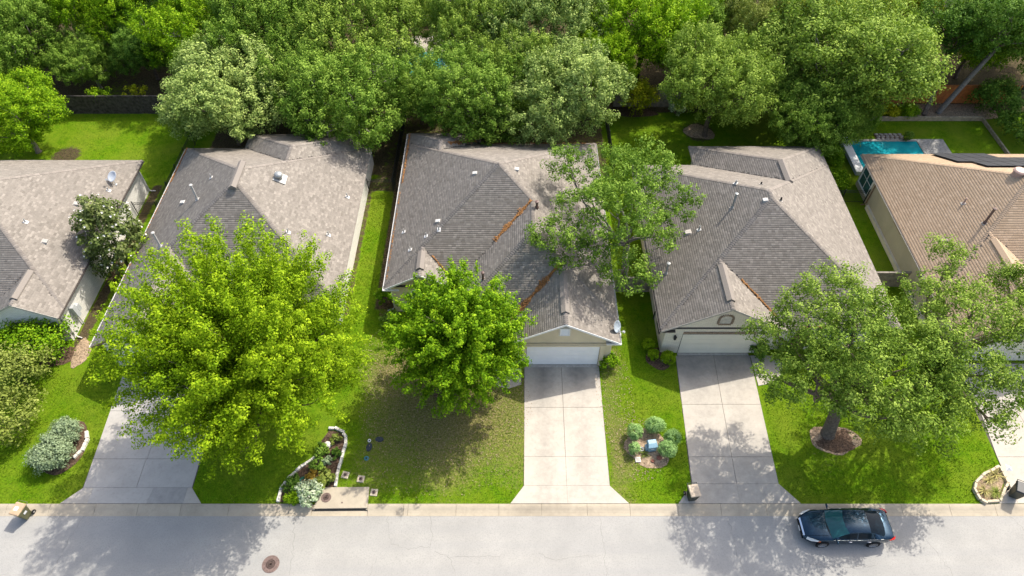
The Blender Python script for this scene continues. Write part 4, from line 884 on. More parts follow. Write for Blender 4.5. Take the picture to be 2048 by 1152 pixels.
r_ = empty('sprinkler_cap', (-8.74, 18.52, 0), 'teal round sprinkler collar in the middle lawn', 'sprinkler'); MB().lathe([(.15, 0), (.15, .035), (.06, .04), (.05, .02)], 16).build('collar', 'teal_pl', r_); MB().lathe([(.048, .02), (.045, .06), (.01, .065)], 10).build('head', 'iron', r_)
# utility pedestal among the clipped shrubs
ut = empty('utility_pedestal', (8.42, 19.15, 0), 'pale blue metal utility box among the clipped shrubs', 'utility box', rz=R(8))
MB().box(-.26, .26, -.22, .22, 0, .62).build('cabinet', 'utility_blue', ut, bevel=.02); MB().add([(-.30, -.26, .62), (.30, -.26, .62), (.30, .26, .62), (-.30, .26, .62), (-.24, -.02, .74), (.24, -.02, .74), (.24, .24, .74), (-.24, .24, .74)], [(3, 2, 1, 0), (4, 5, 6, 7), (0, 1, 5, 4), (1, 2, 6, 5), (2, 3, 7, 6), (3, 0, 4, 7)]).build('hood', 'utility_blue', ut, bevel=.01)
MB().box(-.4, -.262, -.14, .14, 0, .42).build('side_box', 'utility_blue', ut, bevel=.01); MB().box(.262, .34, -.08, .08, .2, .5).build('side_box', 'utility_blue', ut, bevel=.01)
MB().box(-.1, .1, -.226, -.221, .3, .4).build('warning_label', 'sticker', ut)
for x, y, r2, lb in ((8.41, 18.32, .11, 'smaller round terracotta disc below the clipped shrubs'), (8.83, 18.52, .16, 'larger round terracotta disc below the clipped shrubs')):
    tag(MB().lathe([(r2*.9, 0), (r2, .03), (r2*.85, .07), (r2*.3, .075), (.005, .07)], 14, (x, y, .05)).build('stepping_disc', 'terracotta'), lb, 'disc')
r_ = empty('valve_box', (7.55, 18.42, 0), 'small square grey valve box in the clipped shrub bed', 'valve box'); MB().box(-.16, .16, -.16, .16, 0, .075).build('body', 'stone', r_, bevel=.015); MB().box(-.11, .11, -.11, .11, .075, .085).build('lid', 'fascia_grey', r_)
r_ = empty('bucket', (7.83, 19.02, 0), 'small white bucket beside the clipped shrubs', 'bucket'); MB().lathe([(.10, 0), (.13, .26), (.115, .26), (.09, .05)], 14).build('shell', 'white', r_); MB().tube([(-.12, 0, .25), (-.08, -.1, .2), (.08, -.1, .2), (.12, 0, .25)], .008, 5).build('handle', 'grey_metal', r_)
r_ = empty('garden_globe', (10.0, 25.45, 0.03), 'small white solar globe light in the boxwood bed', 'garden light'); MB().tube([(0, 0, 0), (0, 0, .18)], .015, 6).build('stake', 'iron', r_); MB().lathe([(.01, .16), (.07, .19), (.1, .26), (.07, .33), (.01, .36)], 12).build('globe', 'white', r_, smooth=True)
r_ = empty('garden_pot', (-12.15, 16.95, .03), 'green glazed pot in the long garden bed', 'pot'); MB().lathe([(.14, 0), (.2, .2), (.23, .34), (.25, .36), (.22, .38), (.19, .3), (.01, .28)], 16).build('pot_body', 'green_pl', r_, smooth=True); MB().lathe([(.19, .29), (.01, .3)], 12).build('pot_soil', 'mulch', r_)
r_ = empty('crumpled_paper', (29.5, 17.85, .03), 'crumpled white paper on the right-edge driveway', 'litter'); MB().add([(-.2, -.12, 0), (.15, -.16, 0), (.2, .1, .01), (-.05, .28, .0), (.0, 0, .17), (.06, .1, .1)], [(0, 1, 4), (1, 2, 4), (2, 5, 4), (2, 3, 5), (3, 0, 4), (3, 4, 5), (0, 3, 2, 1)]).build('sheet', 'paper', r_)
r_ = empty('garden_rock', (-11.2, 19.35, .03), 'pale limestone rock in the long garden bed', 'rock'); MB().lathe([(.2, 0), (.26, .08), (.2, .2), (.08, .26), (.01, .26)], 7).build('rock_body', 'stone', r_)
r_ = empty('hose_ring', (-11.25, 18.3, .06), 'loose ring of brown hose in the long garden bed', 'hose'); MB().tube([(.2*math.cos(a), .2*math.sin(a), .03+.02*math.sin(2*a)) for a in [k*.42 for k in range(15)]]+[(.35, .1, .03), (.7, .45, .03)], .013, 5).build('coil', 'vent_brown', r_)
# wheelie bins
def bin_(loc, rz, body, lid, label, sticker=False, stripe=False):
    root = empty('wheelie_bin', loc, label, 'bin', rz=rz)
    # local: front faces -y, hinge and wheels at +y
    b0, b1 = [(-.22, -.22), (.22, -.22), (.22, .22), (-.22, .22)], [(-.29, -.34), (.29, -.34), (.29, .33), (-.29, .33)]
    bo = MB().prism(b0, .06, .98, b1).build('body', body, root, bevel=.03)
    MB().box(-.31, .31, -.36, .35, .93, .985).build('collar', body, root, bevel=.015)
    MB().add([(-.31, -.38, .99), (.31, -.38, .99), (.31, .37, .99), (-.31, .37, .99), (-.27, -.33, 1.05), (.27, -.33, 1.05), (.27, .33, 1.09), (-.27, .33, 1.09)], [(3, 2, 1, 0), (4, 5, 6, 7), (0, 1, 5, 4), (1, 2, 6, 5), (2, 3, 7, 6), (3, 0, 4, 7)]).build('lid', lid, root, bevel=.02)
    for sx in (-.27, .27): MB().tube([(sx, .36, 1.0), (sx, .47, 1.0)], .02, 6).build('hinge_arm', body, root)
    MB().tube([(-.27, .47, 1.0), (.27, .47, 1.0)], .018, 6).build('handle', body, root)
    for sx in (-1, 1):
        w = MB().lathe([(.03, -.03), (.125, -.035), (.135, -.02), (.135, .02), (.125, .035), (.03, .03)], 16).xform(Matrix.Translation((sx*.30, .27, .135)) @ Matrix.Rotation(R(90), 4, 'Y')).build('wheel', 'tyre', root)
        MB().lathe([(.06, .031), (.05, .04), (.01, .042)], 10).xform(Matrix.Translation((sx*.30, .27, .135)) @ Matrix.Rotation(R(90)*sx, 4, 'Y')).build('hub', 'fascia_grey', w)
    MB().tube([(-.3, .27, .135), (.3, .27, .135)], .015, 6).build('axle', 'iron', root)
    if sticker:
        MB().add([(-.16, -.12, 1.0655), (.08, -.12, 1.0655), (.08, .1, 1.080), (-.16, .1, 1.080)], [(0, 1, 2, 3)]).build('lid_sticker', 'sticker', root)
        q = MB().add([(.275, -.1, .58), (.275, .1, .58), (.2805, .1, .76), (.2805, -.1, .76)], [(0, 1, 2, 3)]); q.v = [(x+.012, y, z) for x, y, z in q.v]; q.build('side_sticker', 'sticker', root)
    return root
bin_((-27.58, 15.03, -.09), R(-13), 'olive', 'tan_lid', 'olive wheelie bin with tan lid standing at the kerb', True)
bin_((10.32, 16.05, .03), R(8), 'dkgreen_pl', 'beige_lid', 'small dark wheelie bin with beige lid on the cream brick house driveway')
bin_((28.95, 16.2, .03), R(-28), 'dkgreen_pl', 'black_pl', 'dark green wheelie bin with shiny black lid at the right edge')
# ------------------------------------------------------------------ parked car (local x forward)
car = empty('parked_car', (18.45, 14.20, -.093), 'dark navy sedan parked by the kerb', 'car', rz=R(180))
st = [(-2.42, .62, .48, .80, .86), (-2.36, .76, .36, .96, 1.00), (-2.15, .85, .28, 1.03, 1.07), (-1.75, .90, .23, 1.02, 1.08), (-1.2, .915, .21, .98, 1.04), (-.5, .915, .20, .95, 1.0), (.3, .915, .20, .93, .98),
      (.95, .91, .21, .91, .98), (1.35, .90, .23, .875, .955), (1.8, .88, .25, .80, .89), (2.12, .82, .27, .71, .80), (2.33, .70, .29, .60, .68), (2.42, .54, .34, .50, .56)]
cb = MB(); n = 0
sec = lambda w, zl, zb, zc: [(w*.86, zl), (w*.97, zl+.10), (w, zl+(zb-zl)*.45), (w*.985, zb-.10), (w*.94, zb-.015), (w*.80, zb+(zc-zb)*.45), (w*.42, zc-.012), (0, zc)]
for x, w, zl, zb, zc in st:
    h = sec(w, zl, zb, zc); ring = h+[(-y, z) for y, z in reversed(h[:-1])]; n = len(ring); cb.v += [(x, y, z) for y, z in ring]
cb.f = [(i*n+k, i*n+(k+1) % n, (i+1)*n+(k+1) % n, (i+1)*n+k) for i in range(len(st)-1) for k in range(n)]+[tuple(range(n)), tuple(range(len(st)*n-1, (len(st)-1)*n-1, -1))]
cb.build('body', 'paint', car, smooth=True, subsurf=1)
# greenhouse as a curved grid
us = [(1.16, .985, .80), (.80, 1.185, .735), (.36, 1.385, .655), (.05, 1.445, .635), (-.45, 1.47, .63), (-.95, 1.435, .625), (-1.30, 1.325, .64), (-1.62, 1.19, .68), (-1.92, 1.085, .73)]
ss = [-1, -.75, -.4, 0, .4, .75, 1]
def G(u, s): x, z, w = us[u]; crv = (.16 if u <= 2 else (-.10 if u >= 6 else 0)); return (x-crv*s*s, s*w, z-.045*s*s-(.03 if abs(s) == 1 else 0))
def top(u0, u1, lift=0.0, s0=0, s1=6):
    mb = MB(); vs = [[G(u, s) for s in ss[s0:s1+1]] for u in range(u0, u1+1)]; k = s1-s0+1
    mb.add([(x, y, z+lift) for r0 in vs for x, y, z in r0], [(i*k+j, (i+1)*k+j, (i+1)*k+j+1, i*k+j+1) for i in range(u1-u0) for j in range(k-1)]); return mb
top(2, 5).build('roof_panel', 'paint', car, smooth=True)
top(0, 2, 0.0).build('windscreen', 'screen', car, smooth=True); top(5, 8, 0.0).build('rear_window', 'car_glass', car, smooth=True)
for sg in (-1, 1):
    ed = [G(u, sg) for u in range(9)]; bl_ = [(x-(0.0 if 0 < i < 8 else 0), sg*(.875 if 0 < i < 8 else .80), .955+.012*i) for i, (x, y, z) in enumerate(ed)]
    mb = MB().add([tuple(p) for p in ed]+bl_, [(i, i+1, 9+i+1, 9+i) for i in range(8)]); mb.build('side_frame', 'paint', car, smooth=False)
    def sidewin(x0, x1, name):
        def at(x, t_):
            for i in range(8):
                if ed[i+1][0] <= x <= ed[i][0]:
                    q = (x-ed[i+1][0])/(ed[i][0]-ed[i+1][0]); a = [ed[i+1][c]*(1-q)+ed[i][c]*q for c in range(3)]; b = [bl_[i+1][c]*(1-q)+bl_[i][c]*q for c in range(3)]
                    return (x, a[1]*t_+b[1]*(1-t_)+sg*.008, a[2]*t_+b[2]*(1-t_)+.004)
        k = 6; X = [x0+(x1-x0)*i/k for i in range(k+1)]
        MB().add([at(x, .12) for x in X]+[at(x, .88) for x in X], [(i, i+1, k+2+i, k+1+i) for i in range(k)]).build(name, 'car_glass', car, smooth=True)
    sidewin(.70, -.22, 'side_window'); sidewin(-.30, -1.30, 'side_window')
    MB().tube([(1.0, sg*.885, .93), (.3, sg*.905, .945), (-.5, sg*.905, .965), (-1.7, sg*.87, 1.03)], .009, 5).build('belt_trim', 'galv', car)
    for xh in (.05, -.98):
        MB().tube([(xh-.10, sg*.915, .80), (xh-.06, sg*.945, .815), (xh+.06, sg*.945, .815), (xh+.10, sg*.915, .80)], .018, 6).build('door_handle', 'chrome', car)
    m_ = MB().lathe([(.02, -.05), (.09, -.03), (.105, .03), (.07, .07), (.01, .08)], 10).xform(Matrix.Translation((.86, sg*1.03, 1.0)) @ Matrix.Diagonal((.75, 1.25, .8, 1)) @ Matrix.Rotation(R(-90), 4, 'Y')).build('wing_mirror', 'paint', car, smooth=True)
    MB().tube([(.86, sg*.86, .96), (.86, sg*.98, .99)], .03, 6).build('mirror_arm', 'paint', m_)
    MB().add([(2.31, sg*.66, .60), (2.10, sg*.80, .66), (1.78, sg*.875, .74), (1.70, sg*.86, .83), (1.98, sg*.76, .82), (2.26, sg*.58, .715)], [(0, 1, 2, 3, 4, 5)]).xform(Matrix.Translation((.035, sg*.035, .03))).build('headlight', 'lamp_clear', car)
    MB().add([(1.80, sg*.905, .725), (1.66, sg*.918, .755), (1.64, sg*.905, .82), (1.72, sg*.895, .83)], [(0, 1, 2, 3)]).xform(Matrix.Translation((.01, sg*.012, .015))).build('indicator', 'lamp_amber', car)
    MB().add([(-2.385, sg*.62, .82), (-2.33, sg*.79, .84), (-2.05, sg*.885, .88), (-1.98, sg*.88, .97), (-2.30, sg*.80, .985), (-2.40, sg*.62, .95)], [(0, 1, 2, 3, 4, 5)]).xform(Matrix.Translation((-.03, sg*.03, .01))).build('tail_light', 'lamp_red', car)
    for xw in (1.42, -1.38):
        mt = Matrix.Translation((xw, sg*.80, .325)) @ Matrix.Rotation(R(-90)*sg, 4, 'X')
        MB().lathe([(.372, .10), (.372, .118), (.30, .119), (.01, .119)], 24).xform(mt).build('wheel_arch', 'vent_dark', car)
        w = MB().lathe([(.20, .02), (.31, .03), (.325, .05), (.325, .14), (.31, .155), (.235, .150), (.22, .13)], 24).xform(mt).build('wheel', 'tyre', car, smooth=True)
        rim = MB().lathe([(.235, .12), (.235, .151), (.215, .150), (.205, .125), (.05, .128), (.05, .145), (.01, .146)], 24)
        for k in range(10):
            a = k*math.pi/5; c_, s_ = math.cos(a), math.sin(a)
            rim.add([(c_*r0-s_*o0, s_*r0+c_*o0, .128 if i < 4 else .144) for i in range(2 and 8) for r0, o0 in [((.04, -.018), (.21, -.026), (.21, .026), (.04, .018))[i % 4]]], [(4, 5, 6, 7), (0, 1, 5, 4), (1, 2, 6, 5), (2, 3, 7, 6), (3, 0, 4, 7)])
        rim.xform(mt).build('rim', 'rim', w)
MB().add([(2.455, -.40, .42), (2.455, .40, .42), (2.43, .48, .60), (2.36, .50, .655), (2.36, -.50, .655), (2.43, -.48, .60)], [(0, 1, 2, 5), (2, 3, 4, 5)]).build('grille', 'chrome', car)
for k in range(4): MB().box(2.44, 2.466, -.42, .42, .455+k*.04, .467+k*.04).build('grille_bar', 'vent_dark', car)
for z in (.30,): MB().box(2.35, 2.44, -.55, .55, .30, .36).build('lower_intake', 'vent_dark', car, bevel=.01)
MB().box(2.458, 2.47, -.15, .15, .33, .43).build('number_plate', 'white', car); MB().box(-2.45, -2.43, -.16, .16, .62, .74).build('number_plate', 'white', car)
for sg in (-1, 1): MB().tube([(1.17, sg*.1, 1.005), (1.13, sg*.1+.35, 1.0), (1.08, sg*.1+.52, .985)], .012, 4).build('wiper', 'iron', car)
MB().tube([(2.405, -.52, .655), (1.75, -.60, .905), (1.2, -.62, .965)], .006, 4).build('bonnet_line', 'vent_dark', car); MB().tube([(2.405, .52, .655), (1.75, .60, .905), (1.2, .62, .965)], .006, 4).build('bonnet_line', 'vent_dark', car)
# ------------------------------------------------------------------ vegetation
def leaf_mesh(name, clumps, size, rng, aspect=0.6, upbias=0.55, rand=0.42):
    """clumps: rows of cx,cy,cz, ax,ay,az (axis), r, l, n, tone -> one mesh of leaf sprays"""
    C = np.asarray(clumps, dtype=float); n = C[:, 8].astype(int); idx = np.repeat(np.arange(len(C)), n); N = len(idx); c = C[idx]
    d = rng.normal(size=(N, 3)); d /= np.linalg.norm(d, axis=1)[:, None]
    rad = rng.random(N)**0.42
    off = d*rad[:, None]
    ax = c[:, 3:6]; al = np.sum(off*ax, 1)
    off = off*c[:, 6:7]+ax*(al*(c[:, 7]-c[:, 6]))[:, None]
    p = c[:, 0:3]+off
    nr = d*0.95+np.array([0, 0, upbias*.7])+ax*0.3+rng.normal(size=(N, 3))*rand; nr /= np.linalg.norm(nr, axis=1)[:, None]
    t_ = ax*0.8+rng.normal(size=(N, 3))*0.8; t_ -= nr*np.sum(t_*nr, 1)[:, None]; t_ /= np.linalg.norm(t_, axis=1)[:, None]+1e-9
    b = np.cross(nr, t_); s = size*rng.uniform(0.6, 1.35, N)
    V = np.empty((N, 4, 3)); L = (s/2)[:, None]; Wd = (s*aspect/2)[:, None]; fold = nr*(s*0.10)[:, None]
    V[:, 0] = p-t_*L; V[:, 1] = p+b*Wd+fold; V[:, 2] = p+t_*L; V[:, 3] = p-b*Wd+fold
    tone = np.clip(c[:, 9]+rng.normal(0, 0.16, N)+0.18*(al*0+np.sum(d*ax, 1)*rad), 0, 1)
    return mesh_np(name, V.reshape(-1, 3), np.arange(4*N).reshape(N, 4), {'tone': tone})
def sample_clumps(lobes, rng, dens, cr, per, plume=1.0, lowcut=0.35, inner=0.12, axis_up=0.5, tone=0.45, wind=(0, 0)):
    out = []; Ls = np.array(lobes, dtype=float)
    for i, (x, y, z, rx, ry, rz) in enumerate(lobes):
        area = 4*math.pi*((rx*ry)**1.6+(rx*rz)**1.6+(ry*rz)**1.6)**(1/1.6)/3**(1/1.6); n = max(5, int(area*dens))
        lt = rng.normal(0, 0.06)
        for _ in range(n):
            d = rng.normal(size=3); d /= np.linalg.norm(d)
            if d[2] < -0.25 and rng.random() > lowcut: continue
            f = 0.35+0.4*rng.random() if rng.random() < inner else rng.uniform(0.72, 1.13)
            p = np.array([x, y, z])+d*np.array([rx, ry, rz])*f
            q = (p-Ls[:, :3])/Ls[:, 3:6]; q = np.sum(q*q, 1); q[i] = 9
            if q.min() < 0.55 and rng.random() < 0.8: continue
            a = d*np.array([1, 1, 1])+np.array([wind[0], wind[1], axis_up])+rng.normal(size=3)*0.5; a /= np.linalg.norm(a)
            r = cr*rng.uniform(0.55, 1.35)
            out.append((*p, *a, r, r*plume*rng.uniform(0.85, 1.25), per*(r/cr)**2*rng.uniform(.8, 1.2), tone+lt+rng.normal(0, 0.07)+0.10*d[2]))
    return out
def plume_clumps(c, R_, Rz, nb, rng, r0, per, up=0.35, tone=.48, start=.42, steps=7, zmin=-.35):
    """sprays of foliage along many branches that leave the crown's heart"""
    out = []; ends = []
    for k in range(nb):
        zf = zmin+(1-zmin)*(k+.5)/nb; rr_ = math.sqrt(max(0, 1-zf*zf)); a = k*2.39996+rng.normal(0, .18)
        d = np.array([rr_*math.cos(a)*R_, rr_*math.sin(a)*R_, zf*Rz])*rng.uniform(.84, 1.06)
        dn = d/np.linalg.norm(d); tb = tone+rng.normal(0, .07); side = rng.normal(size=3)*.5
        for j in range(steps):
            u = start+(1-start)*j/(steps-1); bend = np.array([0, 0, up*R_*.28*(u-start)**2/(1-start)**2])
            p = np.array(c)+d*u+bend+side*math.sin(u*3.1)*.5+rng.normal(size=3)*.16
            r = r0*(1.05-.55*(j/(steps-1)))*rng.uniform(.85, 1.15); ax = dn+np.array([0, 0, up])+rng.normal(size=3)*.12; ax /= np.linalg.norm(ax)
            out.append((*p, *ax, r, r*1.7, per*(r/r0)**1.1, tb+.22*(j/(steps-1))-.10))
        ends.append(tuple(np.array(c)+d*.8))
    return out, ends
def core_clumps(lobes, rng, k):
    """sparse inner foliage that closes the view through the crown"""
    out = []
    for x, y, z, rx, ry, rz in lobes:
        n = int(rx*ry*rz*k)
        for _ in range(n):
            d = rng.normal(size=3); d /= np.linalg.norm(d); f = rng.uniform(.25, .82)
            out.append((x+d[0]*rx*f, y+d[1]*ry*f, z+d[2]*rz*f, 0, 0, 1, .5, .5, 22, .35))
    return out
def limb(mb, a, b, r0, r1, rng, sag=0.12, seg=5, k=6):
    a, b = np.array(a, float), np.array(b, float); L = np.linalg.norm(b-a); o1, o2 = rng.normal(size=3)*L*sag, rng.normal(size=3)*L*sag*0.6
    pts = []
    for i in range(seg+1):
        u = i/seg; pts.append(tuple(a+(b-a)*u+o1*math.sin(u*math.pi)*0.6+o2*math.sin(u*2*math.pi)*0.5))
    mb.tube(pts, [r0+(r1-r0)*i/seg for i in range(seg+1)], k); return pts
def auto_lobes(c, R_, Rz, rng, n=9, rs=(0.38, 0.58)):
    L = [(c[0], c[1], c[2], R_*0.64, R_*0.64, Rz*0.72)]
    for i in range(n):
        a = 2.4*i+rng.uniform(-.4, .4); zf = rng.uniform(-0.45, 0.72); rr_ = math.sqrt(max(0.05, 1-zf*zf)); s = rng.uniform(*rs)
        k = (1-s)*rng.uniform(.9, 1.2)
        L.append((c[0]+R_*k*rr_*math.cos(a), c[1]+R_*k*rr_*math.sin(a), c[2]+Rz*k*zf, R_*s, R_*s*rng.uniform(.85, 1.15), Rz*s*1.05))
    return L
def tree(name, label, base, lobes, leaf, size, dens, cr, per, trunk=0.22, seed=1, group=None, bark='bark', fork=None, cat='tree', twigs=3, core=1.5, **kw):
    rng = np.random.default_rng(seed); root = empty(name, (0, 0, 0), label, cat, group)
    cl = sample_clumps(lobes, rng, dens, cr, per, **kw)
    C = np.array(cl)
    cz = np.mean([l[2] for l in lobes]); cx_ = np.mean([l[0] for l in lobes]); cy_ = np.mean([l[1] for l in lobes])
    mb = MB(); zb = min(l[2]-l[5] for l in lobes)
    fk = fork or (base[0]+(cx_-base[0])*.35, base[1]+(cy_-base[1])*.35, max(base[2]+0.8, min(zb+0.6, cz*0.5)))
    mb.tube([(base[0], base[1], base[2]-.1), (base[0]+.02, base[1], base[2]+.12), tuple((np.array(base)+np.array(fk))/2+rng.normal(size=3)*.06), fk], [trunk*1.7, trunk*1.15, trunk, trunk*.85], 9)
    for l in lobes:
        pts = limb(mb, fk, (l[0], l[1], l[2]-l[5]*.25), trunk*.5, trunk*.16, rng)
        near = np.argsort(np.sum((C[:, :3]-np.array(l[:3]))**2, 1))[:twigs*4]
        for j in near[::4]: limb(mb, pts[-2 if rng.random() < .5 else -1], tuple(C[j, :3]), trunk*.15, .012, rng, .1, 3, 4)
    mb.build('trunk', bark, root, smooth=True)
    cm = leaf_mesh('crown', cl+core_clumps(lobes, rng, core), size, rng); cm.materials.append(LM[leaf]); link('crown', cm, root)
    return root, C
def shrub(name, label, x, y, r, h, leaf, size=0.11, n=900, seed=1, cat='shrub', flat=1.0, shell=0.8, group=None, z0=0.0, stems=4, tone=.45, wob=.18, up=.6):
    rng = np.random.default_rng(seed); root = empty(name, (x, y, 0), label, cat, group)
    mb = MB()
    for k in range(stems):
        a = rng.random()*6.28; mb.tube([(0.04*math.cos(a), .04*math.sin(a), z0-.04), (r*.25*math.cos(a), r*.25*math.sin(a), z0+h*.4), (r*.55*math.cos(a), r*.55*math.sin(a), z0+h*.75)], [.03, .02, .008], 5)
    mb.build('stems', 'bark', root)
    k = max(14, int(n/22)); cl = []
    for _ in range(k):
        d = rng.normal(size=3); d /= np.linalg.norm(d); d[2] = abs(d[2]) if rng.random() < .8 else d[2]
        f = rng.uniform(shell, 1.0)*(1+wob*math.sin(3*math.atan2(d[1], d[0])+seed)*.6+rng.normal(0, wob*.25))
        p = (d[0]*r*f, d[1]*r*f*flat, z0+h*.5+d[2]*h*.5*f); a = d+np.array([0, 0, .35]); a /= np.linalg.norm(a)
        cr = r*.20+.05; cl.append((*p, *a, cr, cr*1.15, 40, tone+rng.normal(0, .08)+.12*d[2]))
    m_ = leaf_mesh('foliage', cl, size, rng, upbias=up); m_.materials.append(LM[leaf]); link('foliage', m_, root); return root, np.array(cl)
def L4(lst, zf=0.85): return [(x, y, z, r, r, r*zf) for x, y, z, r in lst]
rg = np.random.default_rng(5)
# front trees
rngL = np.random.default_rng(21); lt = empty('lime_tree', (0, 0, 0), 'large lime green tree covering the front of the white brick house', 'tree')
clL, endL = plume_clumps((-14.8, 21.4, 7.1), 6.7, 6.2, 340, rngL, .54, 98, up=.5, steps=11, start=.34, zmin=-.5)
clL += core_clumps([(-14.8, 21.4, 7.1, 5.3, 5.5, 4.2)], rngL, .9)
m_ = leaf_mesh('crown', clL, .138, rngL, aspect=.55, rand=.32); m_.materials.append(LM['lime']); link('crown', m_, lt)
tk = MB(); tk.tube([(-14.9, 22.1, -.1), (-14.9, 22.1, .15), (-14.95, 22.0, 1.6), (-14.9, 21.8, 3.0)], [.46, .32, .27, .25], 10)
for k in range(0, len(endL), 6): limb(tk, (-14.9, 21.8, 2.4+rngL.random()*.8), endL[k], .10, .015, rngL, .06, 6, 5)
tk.build('trunk', 'bark', lt, smooth=True)
rngR = np.random.default_rng(22); rt = empty('round_tree', (0, 0, 0), 'dense rounded green tree in the middle front lawn by the white garage door', 'tree')
clR, endR = plume_clumps((-3.2, 23.7, 5.1), 4.3, 4.45, 250, rngR, .40, 80, up=.12, steps=8, start=.35, zmin=-.75, tone=.42)
clR += core_clumps([(-3.2, 23.7, 5.1, 3.4, 3.4, 3.5)], rngR, 5.5)
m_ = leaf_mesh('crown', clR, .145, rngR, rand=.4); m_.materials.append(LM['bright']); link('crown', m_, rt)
tk = MB(); tk.tube([(-3.6, 23.3, -.1), (-3.6, 23.3, .15), (-3.5, 23.4, 1.2), (-3.3, 23.6, 2.2)], [.3, .2, .17, .15], 9)
for k in range(0, len(endR), 8): limb(tk, (-3.3, 23.6, 2.0+rngR.random()*.5), endR[k], .06, .012, rngR, .06, 5, 5)
tk.build('trunk', 'bark', rt, smooth=True)
T3 = [(8.7, 35.84, 7.5, 2.4), (6.6, 36.4, 7.2, 1.8), (4.05, 37.23, 7, 1.6), (6.56, 30.88, 8.5, 2.3), (2.91, 30.44, 6.5, 1.8), (5.26, 29.78, 6.5, 1.4), (7.43, 28.99, 5, 1.75), (10.67, 33.65, 7, 1.6), (9.57, 31.12, 6.5, 1.35), (4.77, 33.11, 7.5, 1.7), (7.8, 33.2, 8.2, 1.9)]
tree('oak_tree', 'open spreading oak standing in the gap between stucco and cream brick houses', (8.1, 32.3, 0), L4(T3, .75), 'green', 0.145, 2.3, 0.34, 60, .24, 23, core=1.2, plume=1.5, tone=.5, inner=.25, fork=(7.8, 32.2, 4.3), bark='bark_pale', axis_up=.3)
T4a = [(17.76, 23.84, 9.0, 2.06), (16.17, 22.49, 8.5, 1.9), (15.02, 22.57, 7.0, 1.6), (16.91, 19.77, 10.0, 1.9), (15.87, 18.98, 8.0, 1.97), (18.06, 17.8, 8.0, 1.97), (14.5, 19.93, 6.5, 1.2), (20.51, 19.57, 8.5, 2.0), (18.25, 21.73, 9.5, 1.8), (21.29, 17.21, 6.5, 1.7), (19.29, 17.42, 8.5, 1.7), (18.9, 19.4, 8.0, 2.0), (16.4, 21.0, 7.2, 1.6), (21.6, 21.2, 8.2, 1.8), (20.2, 22.9, 8.6, 1.6), (22.4, 18.9, 7.4, 1.7)]
tree('live_oak', 'broad live oak in a mulch ring on the right front lawn', (19.4, 20.1, 0), L4(T4a, .72), 'oak', 0.14, 2.6, 0.34, 62, .36, 24, core=.7, plume=1.5, tone=.5, inner=.25, fork=(19.0, 20.4, 3.6), bark='bark', axis_up=.3)
T4b = [(25.5, 26.8, 8.6, 1.42), (23.69, 24.57, 8.1, 1.61), (25.34, 23.09, 8.6, 1.99), (29.24, 26.12, 7.6, 1.33), (27.35, 22.11, 8.1, 1.9), (24.19, 19.85, 7.6, 1.9), (26.29, 19.24, 7.1, 1.71), (22.88, 21.08, 8.6, 1.52), (25.09, 17.72, 6.1, 1.24), (29.26, 22.99, 7.6, 1.71), (22.25, 18.64, 7.1, 1.43)]
tree('live_oak', 'second live oak overhanging the right-edge driveway with bare dark limbs', (25.2, 22.6, 0), L4(T4b, .72), 'oak', 0.14, 2.5, 0.34, 60, .30, 25, core=.6, plume=1.5, tone=.52, inner=.25, fork=(25.4, 22.5, 4.4), axis_up=.3)
mg, mc = tree('magnolia_tree', 'dark glossy magnolia with white blossoms beside the left-edge house', (-28.3, 33.6, 0), [(-28.51, 34.0, 3.8, 1.9, 1.9, 2.0), (-27.5, 33.4, 3.0, 1.4, 1.4, 1.6), (-28.6, 34.4, 5.0, 1.2, 1.2, 1.3), (-28.7, 33.0, 2.3, 1.3, 1.3, 1.3)], 'magnolia', 0.21, 3.2, 0.36, 42, .13, 26, tone=.45, inner=.2)
rng = np.random.default_rng(9)
V, F = [], []
for j in rng.choice(len(mc), 85, replace=False):
    p = mc[j, :3]+mc[j, 3:6]*mc[j, 7]*.9; d0 = mc[j, 3:6]
    for k in range(6):
        a = k*1.047+rng.random(); u = np.cross(d0, [1, .3, .2]); u /= np.linalg.norm(u); w = np.cross(d0, u); e = u*math.cos(a)+w*math.sin(a); g = np.cross(d0, e)
        n = len(V); s = .085; V += [tuple(p), tuple(p+e*s*.6+g*s*.4+d0*.03), tuple(p+e*s+d0*.07), tuple(p+e*s*.6-g*s*.4+d0*.03)]; F.append((n, n+1, n+2, n+3))
tag(link('blossoms', mesh_np('blossoms', np.array(V), np.array(F)), mg, 'petal'), kind='stuff')
